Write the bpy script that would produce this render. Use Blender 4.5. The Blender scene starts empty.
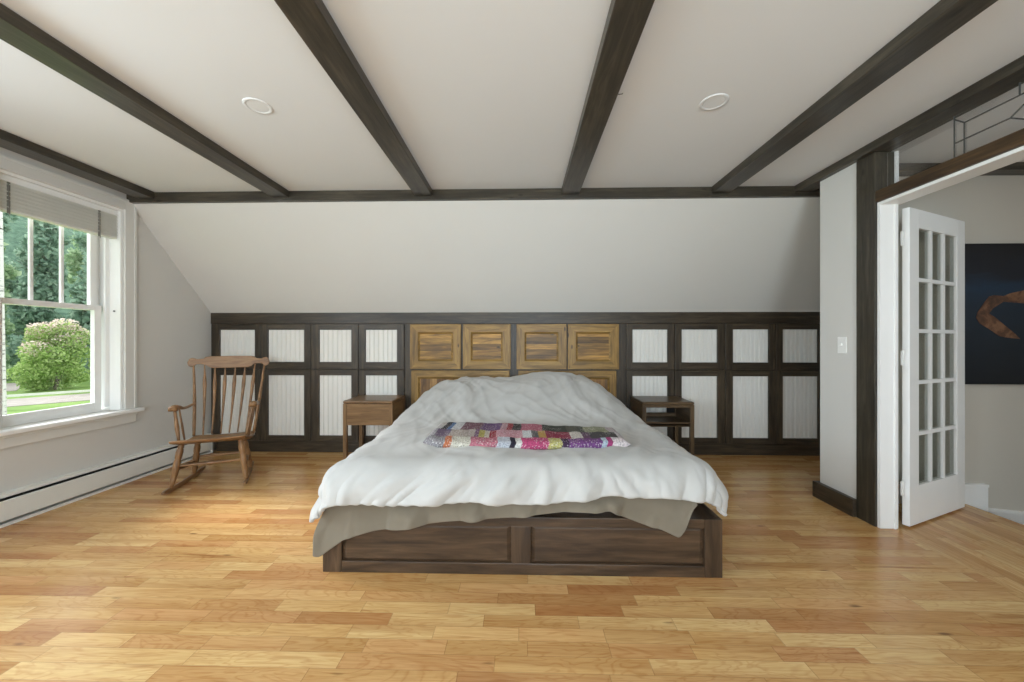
import bpy, bmesh, math, random
import numpy as np
from mathutils import Vector, Matrix, noise
random.seed(7)
SC = bpy.context.scene
COL = SC.collection
# ------------------------------------------------------------------ camera, world, light, exposure
F = 370.0; H = 1.18; YAW = math.atan(9 / F)
cam_d = bpy.data.cameras.new('camera'); cam = bpy.data.objects.new('camera', cam_d); COL.objects.link(cam)
cam_d.sensor_width = 36; cam_d.lens = F / 1024 * 36; cam_d.clip_start = 0.02; cam_d.clip_end = 300
cam_d.shift_y = .0011; cam.location = (0, 0, H); cam.rotation_euler = (math.radians(90), 0, YAW)
SC.camera = cam
SC.view_settings.view_transform = 'Standard'; SC.view_settings.look = 'None'
SC.view_settings.gamma = 1; SC.view_settings.use_curve_mapping = False
SC.view_settings.exposure = 1.15
SC.cycles.use_denoising = True
SC.cycles.max_bounces = 10; SC.cycles.diffuse_bounces = 6
SC.cycles.sample_clamp_indirect = 3; SC.cycles.blur_glossy = 1.0
world = bpy.data.worlds.new('overcast sky'); SC.world = world; world.use_nodes = True
wn = world.node_tree.nodes; bgn = wn['Background']
bgn.inputs[0].default_value = (0.90, 0.96, 1.0, 1); bgn.inputs[1].default_value = 1.05

def area(name, loc, rot, sx, sy, power, color=(1, 1, 1)):
    d = bpy.data.lights.new(name, 'AREA'); d.shape = 'RECTANGLE'; d.size = sx; d.size_y = sy
    d.energy = power; d.color = color
    o = bpy.data.objects.new(name, d); COL.objects.link(o); o.location = loc; o.rotation_euler = rot
    return o
COOL = (.77, .90, 1.0)
# added area lamps at off-camera windows; the rear windows are invented for the light
area('rear_fill_light', (-1.9, -2.68, 1.3), (math.radians(133), 0, 0), 1.5, 1.4, 31, COOL)
area('rear_fill_light', (0.5, -2.68, 1.3), (math.radians(133), 0, math.radians(6)), 1.5, 1.4, 64, COOL)
area('side_window_daylight', (-3.66, 0.80, 1.44), (math.radians(66), 0, math.radians(-90)), 0.70, 1.55, 38, COOL)
area('hall_fill_light', (4.2, -.55, 1.5), (math.radians(68), 0, 0), 1.2, 1.4, 13, (.9, .95, 1))  # added lamp to brighten the hall; the stairwell has no window
sun_d = bpy.data.lights.new('hazy_sun', 'SUN'); sun_d.energy = 3.0; sun_d.angle = math.radians(20); sun_d.color = (.98, .98, 1)
sun = bpy.data.objects.new('hazy_sun', sun_d); COL.objects.link(sun); sun.rotation_euler = Vector((-1, .12, .62)).to_track_quat('Z', 'Y').to_euler()
area('side_window_daylight', (-3.66, -0.40, 1.44), (math.radians(66), 0, math.radians(-90)), 0.70, 1.55, 38, COOL)

# ------------------------------------------------------------------ helpers
CS, SN = math.cos(YAW), math.sin(YAW)
def ray(px, py=341):
    cx = (px - 512) / F
    return cx * CS - SN, cx * SN + CS, (341 - py) / F
def X_at(px, Y): a, b, c = ray(px); return a / b * Y
def Y_at(px, X): a, b, c = ray(px); return b / a * X
def Z_at(px, py, Y): a, b, c = ray(px, py); return H + c * Y / b
def pt_Y(px, py, Y): return Vector((X_at(px, Y), Y, Z_at(px, py, Y)))

def woff(o):
    v = Vector((0, 0, 0))
    while o is not None:
        v += o.location; o = o.parent
    return v
def obj(name, bm, mat, parent=None, smooth=False, bevel=0.0, local=False, subsurf=0):
    me = bpy.data.meshes.new(name)
    bmesh.ops.recalc_face_normals(bm, faces=bm.faces)
    bm.to_mesh(me); bm.free()
    return finish(name, me, mat, parent, smooth, bevel, local, subsurf)
def finish(name, me, mat, parent=None, smooth=False, bevel=0.0, local=False, subsurf=0):
    for m in (mat if isinstance(mat, (list, tuple)) else [mat]): me.materials.append(m)
    if smooth: me.polygons.foreach_set('use_smooth', [True] * len(me.polygons))
    o = bpy.data.objects.new(name, me); COL.objects.link(o)
    if parent is not None:
        o.parent = parent
        if not local:
            off = woff(parent); me.transform(Matrix.Translation(-off))
    if bevel:
        b = o.modifiers.new('bevel', 'BEVEL'); b.width = bevel; b.segments = 2; b.limit_method = 'ANGLE'; b.angle_limit = math.radians(40)
    if subsurf:
        s = o.modifiers.new('subsurf', 'SUBSURF'); s.levels = subsurf; s.render_levels = subsurf
    return o
def based(o):
    vs = [v.co for v in o.data.vertices]
    c = Vector(((min(v.x for v in vs) + max(v.x for v in vs)) / 2, (min(v.y for v in vs) + max(v.y for v in vs)) / 2, min(v.z for v in vs)))
    o.data.transform(Matrix.Translation(-c)); o.location = c
    return o
def tag(o, label, cat, group=None, kind=None):
    o['label'] = label; o['category'] = cat
    if group: o['group'] = group
    if kind: o['kind'] = kind
    return o
def empty(name, loc, rz=0.0):
    o = bpy.data.objects.new(name, None); COL.objects.link(o); o.location = loc; o.rotation_euler = (0, 0, rz)
    o.empty_display_size = .1
    return o
def struct(name, bm, mat, label, cat, parent=None, **k):
    o = obj(name, bm, mat, parent, **k)
    if parent is None: tag(o, label, cat, None, 'structure')
    return o

def B(): return bmesh.new()
def box(bm, x0, x1, y0, y1, z0, z1, m=None):
    vs = [bm.verts.new(p) for p in ((x0, y0, z0), (x1, y0, z0), (x1, y1, z0), (x0, y1, z0), (x0, y0, z1), (x1, y0, z1), (x1, y1, z1), (x0, y1, z1))]
    if m is not None:
        for v in vs: v.co = m @ v.co
    for f in ((0, 3, 2, 1), (4, 5, 6, 7), (0, 1, 5, 4), (1, 2, 6, 5), (2, 3, 7, 6), (3, 0, 4, 7)):
        bm.faces.new([vs[i] for i in f])
    return bm
def prism(bm, pts, vec):
    """closed outline pts (3-D, planar) extruded along vec"""
    vec = Vector(vec)
    a = [bm.verts.new(Vector(p)) for p in pts]; b = [bm.verts.new(Vector(p) + vec) for p in pts]
    n = len(pts)
    bm.faces.new(a[::-1]); bm.faces.new(b)
    for i in range(n): bm.faces.new((a[i], a[(i + 1) % n], b[(i + 1) % n], b[i]))
    return bm
def tube(bm, pts, rad, seg=10, flat=None, caps=True):
    """sweep along pts with radius list; flat=(vector, factor) squeezes the section along a direction"""
    pts = [Vector(p) for p in pts]
    if not hasattr(rad, '__len__'): rad = [rad] * len(pts)
    rings = []; prev = None
    for i, p in enumerate(pts):
        t = (pts[min(i + 1, len(pts) - 1)] - pts[max(i - 1, 0)]).normalized()
        if prev is None:
            u = t.orthogonal().normalized()
        else:
            u = (prev - t * prev.dot(t)).normalized()
        prev = u; w = t.cross(u)
        ring = []
        for k in range(seg):
            a = 2 * math.pi * k / seg
            d = (u * math.cos(a) + w * math.sin(a)) * rad[i]
            if flat is not None:
                fv = Vector(flat[0]).normalized(); d -= fv * d.dot(fv) * (1 - flat[1])
            ring.append(bm.verts.new(p + d))
        rings.append(ring)
    for a, b in zip(rings, rings[1:]):
        for k in range(seg): bm.faces.new((a[k], a[(k + 1) % seg], b[(k + 1) % seg], b[k]))
    if caps:
        bm.faces.new(rings[0][::-1]); bm.faces.new(rings[-1])
    return bm
def turned(bm, a, b, prof, seg=12, **k):
    """turned member from a to b; prof = [(t, r)]"""
    a, b = Vector(a), Vector(b)
    return tube(bm, [a.lerp(b, t) for t, r in prof], [r for t, r in prof], seg, **k)
def spline(pts, n):
    pts = [Vector(p) for p in pts]; out = []
    P = [pts[0] * 2 - pts[1]] + pts + [pts[-1] * 2 - pts[-2]]
    m = len(pts) - 1
    for i in range(n + 1):
        s = i / n * m; k = min(int(s), m - 1); t = s - k
        p0, p1, p2, p3 = P[k:k + 4]
        out.append(0.5 * ((2 * p1) + (p2 - p0) * t + (2 * p0 - 5 * p1 + 4 * p2 - p3) * t * t + (3 * p1 - p0 - 3 * p2 + p3) * t ** 3))
    return out
def interp(x, xs, ys): return float(np.interp(x, xs, ys))
def sstep(a, b, x):
    t = min(1, max(0, (x - a) / (b - a))); return t * t * (3 - 2 * t)

# ------------------------------------------------------------------ materials
def lin(r, g, b):
    f = lambda c: (c / 255 / 12.92) if c / 255 <= .04045 else ((c / 255 + .055) / 1.055) ** 2.4
    return (f(r), f(g), f(b), 1)
class NT:
    def __init__(s, name):
        s.m = bpy.data.materials.new(name); s.m.use_nodes = True
        s.n = s.m.node_tree.nodes; s.l = s.m.node_tree.links; s.b = s.n['Principled BSDF']
    def node(s, t, ins=None, **p):
        d = s.n.new(t)
        for k, v in p.items(): setattr(d, k, v)
        for k, v in (ins or {}).items(): s.set(d, k, v)
        return d
    def set(s, d, k, v):
        if hasattr(v, 'is_linked') or isinstance(v, bpy.types.NodeSocket): s.l.new(v, d.inputs[k])
        else: d.inputs[k].default_value = v
    def math(s, op, a, b=0.0, c=0.0):
        d = s.node('ShaderNodeMath', {0: a, 1: b, 2: c}, operation=op); return d.outputs[0]
    def coords(s, kind='Object'): return s.node('ShaderNodeTexCoord').outputs[kind]
    def noise(s, vec, scale, detail=4, rough=.55, dist=0.0):
        d = s.node('ShaderNodeTexNoise', {'Vector': vec, 'Scale': scale, 'Detail': detail, 'Roughness': rough, 'Distortion': dist}); return d.outputs['Fac']
    def ramp(s, fac, stops, interp='LINEAR'):
        d = s.node('ShaderNodeValToRGB', {0: fac}); r = d.color_ramp; r.interpolation = interp
        while len(r.elements) < len(stops): r.elements.new(.5)
        for e, (p, c) in zip(r.elements, stops): e.position = p; e.color = c
        return d.outputs[0]
    def mix(s, fac, a, b, blend='MIX'):
        d = s.node('ShaderNodeMix', data_type='RGBA', blend_type=blend)
        s.set(d, 0, fac); s.set(d, 6, a); s.set(d, 7, b); return d.outputs[2]
    def mapv(s, vec, scale=(1, 1, 1), loc=(0, 0, 0)):
        return s.node('ShaderNodeMapping', {'Vector': vec, 'Scale': scale, 'Location': loc}).outputs[0]
    def sep(s, vec): return s.node('ShaderNodeSeparateXYZ', {0: vec}).outputs
    def comb(s, x=0.0, y=0.0, z=0.0): return s.node('ShaderNodeCombineXYZ', {0: x, 1: y, 2: z}).outputs[0]
    def wnoise(s, vec): return s.node('ShaderNodeTexWhiteNoise', {'Vector': vec}, noise_dimensions='3D').outputs['Value']
    def bump(s, h, strength=.2, dist=.01):
        d = s.node('ShaderNodeBump', {'Height': h, 'Strength': strength, 'Distance': dist}); s.l.new(d.outputs[0], s.b.inputs['Normal'])
    def out(s, color=None, rough=None, spec=None, **k):
        if color is not None: s.set(s.b, 'Base Color', color)
        if rough is not None: s.set(s.b, 'Roughness', rough)
        if spec is not None: s.set(s.b, 'Specular IOR Level', spec)
        for a, v in k.items(): s.set(s.b, a.replace('_', ' '), v)
        return s.m
def paint(name, col, rough=.6, spec=.3, var=.03, sc=3.0):
    t = NT(name); v = t.coords()
    n = t.noise(v, sc, 3)
    c2 = tuple(x * (1 - var) for x in col[:3]) + (1,)
    t.bump(t.noise(v, 180, 2), .05, .002)
    return t.out(t.ramp(n, [(.3, c2), (.7, col)]), rough, spec)
def wood(name, dark, mid, light, axis, rough=.42, sc=1.0, plank=None, pw=.07, knots=0.0, spec=.4, rand=True):
    t = NT(name); v = t.coords()
    if rand:
        r = t.node('ShaderNodeObjectInfo').outputs['Random']
        v = t.node('ShaderNodeVectorMath', {0: v, 1: t.comb(t.math('MULTIPLY', r, 37.0), t.math('MULTIPLY', r, 23.0), t.math('MULTIPLY', r, 51.0))}, operation='ADD').outputs[0]
    s = [1.0, 1.0, 1.0]; s[axis] = .09
    vv = t.mapv(v, tuple(s))
    pr = None
    if plank is not None:
        xyz = t.sep(v); q = t.math('FLOOR', t.math('DIVIDE', xyz[plank], pw)); pr = t.wnoise(t.comb(q, 3.1, 1.7))
        vv = t.node('ShaderNodeVectorMath', {0: vv, 1: t.comb(t.math('MULTIPLY', pr, 9.0), t.math('MULTIPLY', pr, 5.0), t.math('MULTIPLY', pr, 7.0))}, operation='ADD').outputs[0]
    g = t.noise(vv, 42 * sc, 5, .6, .8)
    g2 = t.noise(vv, 9 * sc, 3, .5, 1.5)
    f = t.math('ADD', t.math('MULTIPLY', g, .6), t.math('MULTIPLY', g2, .4))
    c = t.ramp(f, [(.34, dark), (.5, mid), (.66, light)])
    if pr is not None:
        c = t.mix(1.0, c, t.ramp(pr, [(0, (.42, .40, .38, 1)), (.3, (.72, .66, .60, 1)), (.6, (1, .98, .94, 1)), (1, (1.3, 1.2, 1.05, 1))]), 'MULTIPLY')
        fr = t.math('FRACT', t.math('DIVIDE', t.sep(v)[plank], pw))
        c = t.mix(t.math('LESS_THAN', fr, .045), c, tuple(x * .35 for x in dark[:3]) + (1,))
    if knots:
        vk = t.node('ShaderNodeTexVoronoi', {'Vector': t.mapv(v, tuple(.55 if i == axis else 1.3 for i in range(3))), 'Scale': 7.0}).outputs['Distance']
        k = t.ramp(t.math('ADD', vk, t.math('MULTIPLY', g, .06)), [(.09, (1, 1, 1, 1)), (.15, (0, 0, 0, 1))])
        c = t.mix(t.math('MULTIPLY', k, knots), c, tuple(x * .3 for x in dark[:3]) + (1,))
    t.bump(g, .18, .004)
    return t.out(c, rough, spec)

M = {}
M['wall'] = paint('warm white wall paint', lin(211, 209, 204), .7, .2, .02, 1.5)
M['hallwall'] = paint('hall wall paint', lin(198, 193, 182), .7, .2, .02, 1.5)
M['ceil'] = paint('ceiling paint', lin(221, 223, 224), .8, .15, .02, 1.2)
M['trim'] = paint('white gloss trim paint', lin(240, 240, 238), .35, .4, .015, 5)
M['casing'] = paint('white window casing paint', lin(218, 217, 212), .4, .35, .015, 5)
M['bead'] = paint('white beadboard paint', lin(226, 224, 218), .5, .3, .03, 6)
M['heater'] = paint('heater enamel', lin(232, 232, 226), .4, .4, .03, 4)
M['black'] = paint('dark slot', lin(26, 26, 26), .6, .2, 0, 4)
M['tape'] = paint('grey blind tape', lin(128, 126, 120), .7, .2, .05, 30)
M['plastic'] = paint('white plastic', lin(238, 238, 235), .35, .4, 0, 4)
M['blind'] = paint('grey blind slats', lin(226, 226, 218), .5, .3, .05, 8)
M['metal'] = paint('satin hinge metal', lin(225, 225, 222), .35, .6, .02, 20)
M['came'] = paint('lead came', lin(70, 70, 68), .4, .6, .05, 20)
d0, d1, d2 = lin(38, 32, 25), lin(62, 53, 42), lin(86, 74, 58)
for i, ax in enumerate('xyz'):
    M['dark_' + ax] = wood('dark stained oak ' + ax, d0, d1, d2, i, .38)
    M['beam_' + ax] = wood('dark stained beam ' + ax, lin(42, 38, 32), lin(60, 55, 46), lin(82, 75, 63), i, .33, knots=.6)
    M['frame_' + ax] = wood('bed oak ' + ax, lin(44, 33, 24), lin(68, 52, 38), lin(90, 70, 52), i, .38)
    M['gold_' + ax] = wood('reclaimed pine ' + ax, lin(92, 69, 33), lin(138, 106, 52), lin(172, 136, 72), i, .4, knots=.9)
    M['chair_' + ax] = wood('old maple ' + ax, lin(92, 66, 42), lin(134, 99, 64), lin(164, 126, 86), i, .38)
    M['stand_' + ax] = wood('brown nightstand ' + ax, lin(84, 62, 40), lin(118, 90, 60), lin(140, 110, 76), i, .35)
for i, ax in enumerate('xyz'): M['walnut_' + ax] = wood('dark brown nightstand ' + ax, lin(58, 45, 31), lin(86, 68, 48), lin(108, 88, 62), i, .33)
M['header'] = wood('header oak', lin(48, 36, 24), lin(76, 58, 39), lin(104, 82, 56), 1, .4)
M['gold_hplank'] = wood('reclaimed pine boards across', lin(74, 55, 30), lin(140, 106, 50), lin(196, 152, 76), 0, .4, plank=2, pw=.062, knots=.95)
M['gold_vplank'] = wood('reclaimed pine boards upright', lin(92, 66, 36), lin(144, 108, 62), lin(178, 140, 88), 2, .4, plank=0, pw=.085, knots=.9)

def floor_mat(name, along, cross):
    t = NT(name); v = t.coords(); c = t.sep(v); W = .0695
    row = t.math('FLOOR', t.math('DIVIDE', c[cross], W))
    L = t.math('ADD', t.math('MULTIPLY', t.wnoise(t.comb(row, 7.3, 2.2)), .5), .28)
    a = t.math('ADD', c[along], t.math('MULTIPLY', t.wnoise(t.comb(row, 1.3, 9.1)), 5.0))
    q = t.math('DIVIDE', a, L); colq = t.math('FLOOR', q)
    rnd = t.wnoise(t.comb(row, colq, 4.4)); rnd2 = t.wnoise(t.comb(row, colq, 8.8))
    drift = t.math('MULTIPLY', t.math('SUBTRACT', t.noise(v, .55, 2), .5), .5)
    base = t.ramp(t.math('ADD', rnd, drift), [(0, lin(220, 186, 130)), (.22, lin(213, 176, 119)), (.42, lin(206, 165, 107)), (.58, lin(216, 178, 121)), (.74, lin(208, 164, 110)), (.88, lin(198, 150, 99)), (.96, lin(190, 144, 92)), (1, lin(209, 169, 113))])
    sc = [1.0, 1.0, 1.0]; sc[along] = .06
    off = t.comb(t.math('MULTIPLY', rnd, 31.0), t.math('MULTIPLY', rnd2, 17.0), 0.0)
    gv = t.node('ShaderNodeVectorMath', {0: t.mapv(v, tuple(sc)), 1: off}, operation='ADD').outputs[0]
    sc2 = list(sc); sc2[along] = .22
    gv2 = t.node('ShaderNodeVectorMath', {0: t.mapv(v, tuple(sc2)), 1: off}, operation='ADD').outputs[0]
    g = t.noise(gv, 110, 4, .6, .3); g2 = t.noise(gv2, 9, 3, .5, 1.0)
    rings = t.math('ABSOLUTE', t.math('SUBTRACT', t.math('FRACT', t.math('MULTIPLY', g2, 11.0)), .5))
    c1 = t.mix(t.ramp(rings, [(.0, (.5, .5, .5, 1)), (.22, (0, 0, 0, 1))]), base, t.mix(1.0, base, lin(226, 204, 182), 'MULTIPLY'))
    c1 = t.mix(t.ramp(g, [(.40, (.45, .45, .45, 1)), (.60, (0, 0, 0, 1))]), c1, t.mix(1.0, c1, lin(224, 206, 186), 'MULTIPLY'))
    mot = t.noise(gv, 5, 2, .5, .8); c1 = t.mix(t.ramp(mot, [(.42, (0, 0, 0, 1)), (.68, (.75, .75, .75, 1))]), c1, t.mix(1.0, c1, lin(212, 188, 164), 'MULTIPLY'))
    c2 = t.mix(t.ramp(t.noise(gv, 26, 2, .5, .6), [(.66, (0, 0, 0, 1)), (.76, (.8, .8, .8, 1))]), c1, t.mix(1.0, c1, lin(190, 150, 118), 'MULTIPLY'))
    vk = t.node('ShaderNodeTexVoronoi', {'Vector': t.node('ShaderNodeVectorMath', {0: t.mapv(v, tuple(.4 if i == along else 1.4 for i in range(3))), 1: off}, operation='ADD').outputs[0], 'Scale': 5.0}).outputs['Distance']
    kn = t.ramp(t.math('ADD', vk, t.math('MULTIPLY', g, .08)), [(.06, (1, 1, 1, 1)), (.11, (0, 0, 0, 1))])
    c3 = t.mix(t.math('MULTIPLY', kn, .75), c2, lin(84, 52, 30))
    fy = t.math('FRACT', t.math('DIVIDE', c[cross], W)); fx = t.math('MULTIPLY', t.math('FRACT', q), L)
    gap = t.math('MAXIMUM', t.math('LESS_THAN', fy, .03), t.math('LESS_THAN', fx, .003))
    c4 = t.mix(t.math('MULTIPLY', gap, .32), c3, lin(80, 52, 30))
    t.bump(t.math('SUBTRACT', t.math('MULTIPLY', g, .15), gap), .12, .003)
    ro = .25
    return t.out(c4, ro, .45)
M['floor'] = floor_mat('oak strip floor', 0, 1)
M['floor_hall'] = floor_mat('oak strip floor hall', 1, 0)

def glass_mat(name, tint=(1, 1, 1, 1)):
    t = NT(name)
    tr = t.node('ShaderNodeBsdfTransparent', {0: tint}); gl = t.node('ShaderNodeBsdfGlossy', {0: (1, 1, 1, 1), 1: .02})
    fr = t.node('ShaderNodeFresnel', {0: 1.45})
    mx = t.node('ShaderNodeMixShader', {0: t.math('MULTIPLY', fr.outputs[0], .2)})
    t.l.new(tr.outputs[0], mx.inputs[1]); t.l.new(gl.outputs[0], mx.inputs[2])
    t.l.new(mx.outputs[0], t.n['Material Output'].inputs[0])
    return t.m
M['glass'] = glass_mat('clear glass'); M['doorglass'] = glass_mat('shade tinted door glass', (.80, .81, .79, 1))  # door panes tinted darker to stand in for the shaded wedge behind
def cloth_mat(name, c1, c2, rough=.85, weave=900):
    t = NT(name); v = t.coords(); n = t.noise(v, 5, 3)
    t.bump(t.noise(v, weave, 1), .06, .001)
    return t.out(t.ramp(n, [(.35, c1), (.65, c2)]), rough, .15, Sheen_Weight=.15)
M['duvet'] = cloth_mat('white cotton', lin(180, 179, 176), lin(186, 185, 182))
M['sheet'] = cloth_mat('grey beige flat sheet', lin(116, 108, 94), lin(124, 116, 102))
M['mattress'] = cloth_mat('mattress ticking', lin(214, 212, 206), lin(222, 220, 214))

# ================================================================== ROOM SHELL
XL = -3.36; XR = 2.27; XR2 = 2.385; D = 3.93; YR = -2.5; ZC = 2.455
ZB = 2.397                                     # underside of ceiling beams
SL_Y, SL_Z, KN_Z = 3.11, 2.363, 1.4975          # slope starts here, knee wall top
def rects_with_holes(bm, a0, a1, b0, b1, holes, place):
    """wall slab as boxes around holes (a along, b up)"""
    cuts = sorted({a0, a1} | {h[0] for h in holes} | {h[1] for h in holes})
    for p, q in zip(cuts, cuts[1:]):
        hs = [h for h in holes if h[0] <= p + 1e-6 and h[1] >= q - 1e-6]
        z = b0
        for h in sorted(hs, key=lambda h: h[2]):
            if h[2] > z: place(p, q, z, h[2])
            z = h[3]
        if b1 > z: place(p, q, z, b1)
# main floor, hall floor
bm = B(); box(bm, XL - .2, 2.33, YR - .2, 4.3, -.12, 0); box(bm, 2.33, 3.5, 2.86, 4.3, -.12, 0)
struct('floor', bm, M['floor'], 'honey oak strip floor of the bedroom, boards running left to right', 'floor')
bm = B(); box(bm, 2.33, 3.22, -.6, 2.80, -.12, 0); box(bm, 3.22, 3.245, -.6, 2.80, -.03, 0)
struct('floor_hall', bm, M['floor_hall'], 'oak landing floor beyond the doorway, boards running front to back', 'floor')
# left wall with windows
W1 = (2.285, 3.045, .61, 2.30); W2 = (.42, 1.18, .61, 2.30); W3 = (-.78, -.02, .61, 2.30)
bm = B()
rects_with_holes(bm, YR - .2, 4.3, 0, 2.6, [W1, W2, W3], lambda p, q, z0, z1: box(bm, XL - .2, XL, p, q, z0, z1))
struct('wall_left', bm, M['wall'], 'grey-white painted wall with the window, left side of the room', 'wall')
bm = B(); rects_with_holes(bm, XL - .2, XR2, 0, 2.6, [(-2.65, -1.15, .7, 2.2), (-.25, 1.25, .7, 2.2)], lambda p, q, z0, z1: box(bm, p, q, YR - .2, YR, z0, z1))
struct('wall_rear', bm, M['wall'], 'white wall with two added windows behind the viewer', 'wall')
bm = B(); box(bm, XL, 3.5, 4.28, 4.4, 0, 1.6)
struct('wall_back', bm, M['wall'], 'low knee wall behind the built-in cupboards', 'wall')
# ceiling: flat field and steep slope
bm = B(); box(bm, XL - .2, 5.2, YR - .2, SL_Y, ZC, ZC + .1)
struct('ceiling', bm, M['ceil'], 'white flat ceiling crossed by dark beams', 'ceiling')
bm = B(); n = Vector((0, SL_Z - KN_Z, D - SL_Y)).normalized() * .1
y1, z1 = SL_Y - .02, SL_Z + .02 * (SL_Z - KN_Z) / (D - SL_Y)
prism(bm, [(XL - .2, y1, z1), (XL - .2, D, KN_Z), Vector((XL - .2, D, KN_Z)) + n, Vector((XL - .2, y1, z1)) + n], (3.5 + .2 - XL, 0, 0))
struct('ceiling_slope', bm, M['wall'], 'white steeply sloping ceiling above the cupboards', 'ceiling')
# right wall: stub, wall beyond the opening; opening from OY0 to OY1
OY0, OY1 = .75, 2.417; HZ0, HZ1 = 2.07, 2.143
bm = B(); box(bm, XR, XR2, 2.551, 2.865, 0, ZC)
struct('wall_right', bm, M['wall'], 'white stub of wall with the light switch, right of the cupboards', 'wall')
bm = B(); box(bm, XR, XR2, YR, OY0 - .001, 0, ZC)
struct('wall_right_front', bm, M['wall'], 'white wall on the right nearer the viewer than the doorway', 'wall')
bm = B(); box(bm, XR2, 5.2, 2.80, 2.92, -1.7, ZC)
struct('wall_hall', bm, M['hallwall'], 'cream hall wall behind the open door, where the painting hangs', 'wall')
bm = B(); box(bm, 3.5, 3.6, 2.92, 4.4, 0, 2.6); struct('wall_alcove', bm, M['wall'], 'white end wall of the alcove beyond the stub wall', 'wall')
bm = B(); box(bm, 5.2, 5.3, -.6, 2.92, -1.7, ZC); box(bm, XR2, 5.2, -.7, -.6, -1.7, ZC); box(bm, 3.2, 3.22, -.6, 2.8, -1.7, -.12); box(bm, 3.22, 5.2, -.6, 2.8, -1.75, -1.7)
struct('wall_stairwell', bm, M['hallwall'], 'cream walls enclosing the stairwell beyond the doorway', 'wall')
# baseboards
bm = B(); box(bm, XR - .035, XR, 2.55, 2.875, 0, .118); box(bm, XR - .035, XR2, 2.865, 2.895, 0, .118)
struct('baseboard_right', bm, M['dark_y'], 'dark stained baseboard along the foot of the stub wall', 'baseboard', bevel=.003)
bm = B(); box(bm, XR2 + .02, 3.40, 2.775, 2.80, -.3, .125); box(bm, XR2 + .02, 3.395, 2.765, 2.80, .125, .145)
prism(bm, [(3.40, 2.782, -.30), (5.2, 2.782, -.5), (5.2, 2.782, -.23), (3.40, 2.782, -.055)], (0, .018, 0))
prism(bm, [(3.40, 2.772, -.055), (5.2, 2.772, -.23), (5.2, 2.772, -.205), (3.40, 2.772, -.03)], (0, .028, 0))
struct('baseboard_hall', bm, M['trim'], 'white stepped baseboard at the foot of the hall wall', 'baseboard', bevel=.003)

# ------------------------------------------------------------------ beams
def beam(x0, x1, label, y0=YR + .01, y1=3.067, z0=ZB):
    bm = B(); box(bm, x0, x1, y0, y1, z0, ZC - .001)
    o = based(obj('ceiling_beam', bm, M['beam_y'], bevel=.004)); tag(o, label, 'beam', 'dark ceiling beams')
beam(-3.25, -3.108, 'dark ceiling beam running along the left wall above the window')
beam(-2.093, -1.951, 'dark ceiling beam left of the left round ceiling light')
beam(-.881, -.739, 'dark ceiling beam left of the bed centre, right of the left ceiling light')
beam(.336, .478, 'dark ceiling beam right of the bed centre, left of the right ceiling light')
beam(1.56, 1.702, 'dark ceiling beam right of the right round ceiling light')
bm = B(); box(bm, 2.227, 2.366, YR + .01, 3.067, ZB, ZC - .001)
tag(based(obj('ceiling_beam', bm, M['beam_y'], bevel=.004)), 'dark ceiling beam over the doorway and its leaded transom glass', 'beam', 'dark ceiling beams')
bm = B(); box(bm, XL + .001, 3.49, 3.068, 3.108, 2.370, ZC - .001)
tag(based(obj('tie_beam', bm, M['beam_x'], bevel=.004)), 'long dark cross beam where the flat ceiling meets the slope', 'beam')
bm = B(); box(bm, XR2 + .01, 5.19, 2.70, 2.798, 2.40, ZC - .001)
tag(based(obj('hall_beam', bm, M['beam_x'], bevel=.004)), 'dark beam at the top of the hall wall, seen through the transom', 'beam')
bm = B(); box(bm, XR - .012, XR2, OY1, 2.55, 0, ZB - .001)
tag(based(obj('wooden_post', bm, M['beam_z'], bevel=.004)), 'dark wooden post between the stub wall and the doorway', 'post')
bm = B(); box(bm, XR - .012, XR2, OY0, OY1 - .001, HZ0, HZ1)
tag(based(obj('header_beam', bm, M['header'], bevel=.004)), 'brown wooden header beam above the open doorway, below the transom glass', 'beam')

# transom with leaded glass
tr = empty('transom_window', (2.33, 1.6, HZ1)); tag(tr, 'clear transom glass with dark lead lines above the doorway header', 'window')
bm = B(); box(bm, 2.333, 2.337, OY0 + .001, OY1 - .001, HZ1 + .001, ZB - .002); obj('glass_pane', bm, M['glass'], tr)
bm = B(); XG = 2.333
def cam_line(a, b):
    tube(bm, [(XG - .001, a[0], a[1]), (XG - .001, b[0], b[1])], .0035, 6)
def gp(px, py): y = Y_at(px, XG); return (y, Z_at(px, py, y))
A = gp(954.5, 118.5); A2 = gp(964.5, 121.5); y1, y2 = A[0], A2[0]
zt, zb = ZB - .003, HZ1 + .002
za = zt - .012; zmid = HZ1 + .12
ym = 2 * 1.62 - y1                                  # mirror about the pane's middle
cam_line((y1, zb), (y1, zt)); cam_line((y2, zb), (y2, A2[1]))
Bq = gp(1020, 92); Cq = gp(1019, 115); C0 = gp(964.5, 138)
cam_line((y1, A[1]), (y2, A2[1])); cam_line((y2, A2[1]), (Bq[0], A2[1]))
cam_line((y1, C0[1]), (Cq[0] + .03, C0[1])); cam_line((Cq[0] + .03, C0[1]), (Cq[0] - .04, C0[1] + .05))
cam_line((Cq[0] + .03, C0[1]), (Cq[0] - .04, C0[1] - .05))
cam_line((Bq[0], A2[1]), (Bq[0], zt)); cam_line((Bq[0], A2[1]), (Bq[0] - .1, A2[1]))
# right half of the pattern
cam_line((Bq[0] - .1, A2[1]), (Bq[0] - .1, zt)); cam_line((Bq[0] - .1, A2[1]), (.9, A2[1])); cam_line((.9, zb), (.9, zt)); cam_line((Cq[0] - .11, C0[1]), (.9, C0[1]))
cam_line((Cq[0] - .04, C0[1] + .05), (Cq[0] - .11, C0[1])); cam_line((Cq[0] - .04, C0[1] - .05), (Cq[0] - .11, C0[1]))
obj('lead_came', bm, M['came'], tr)

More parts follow.
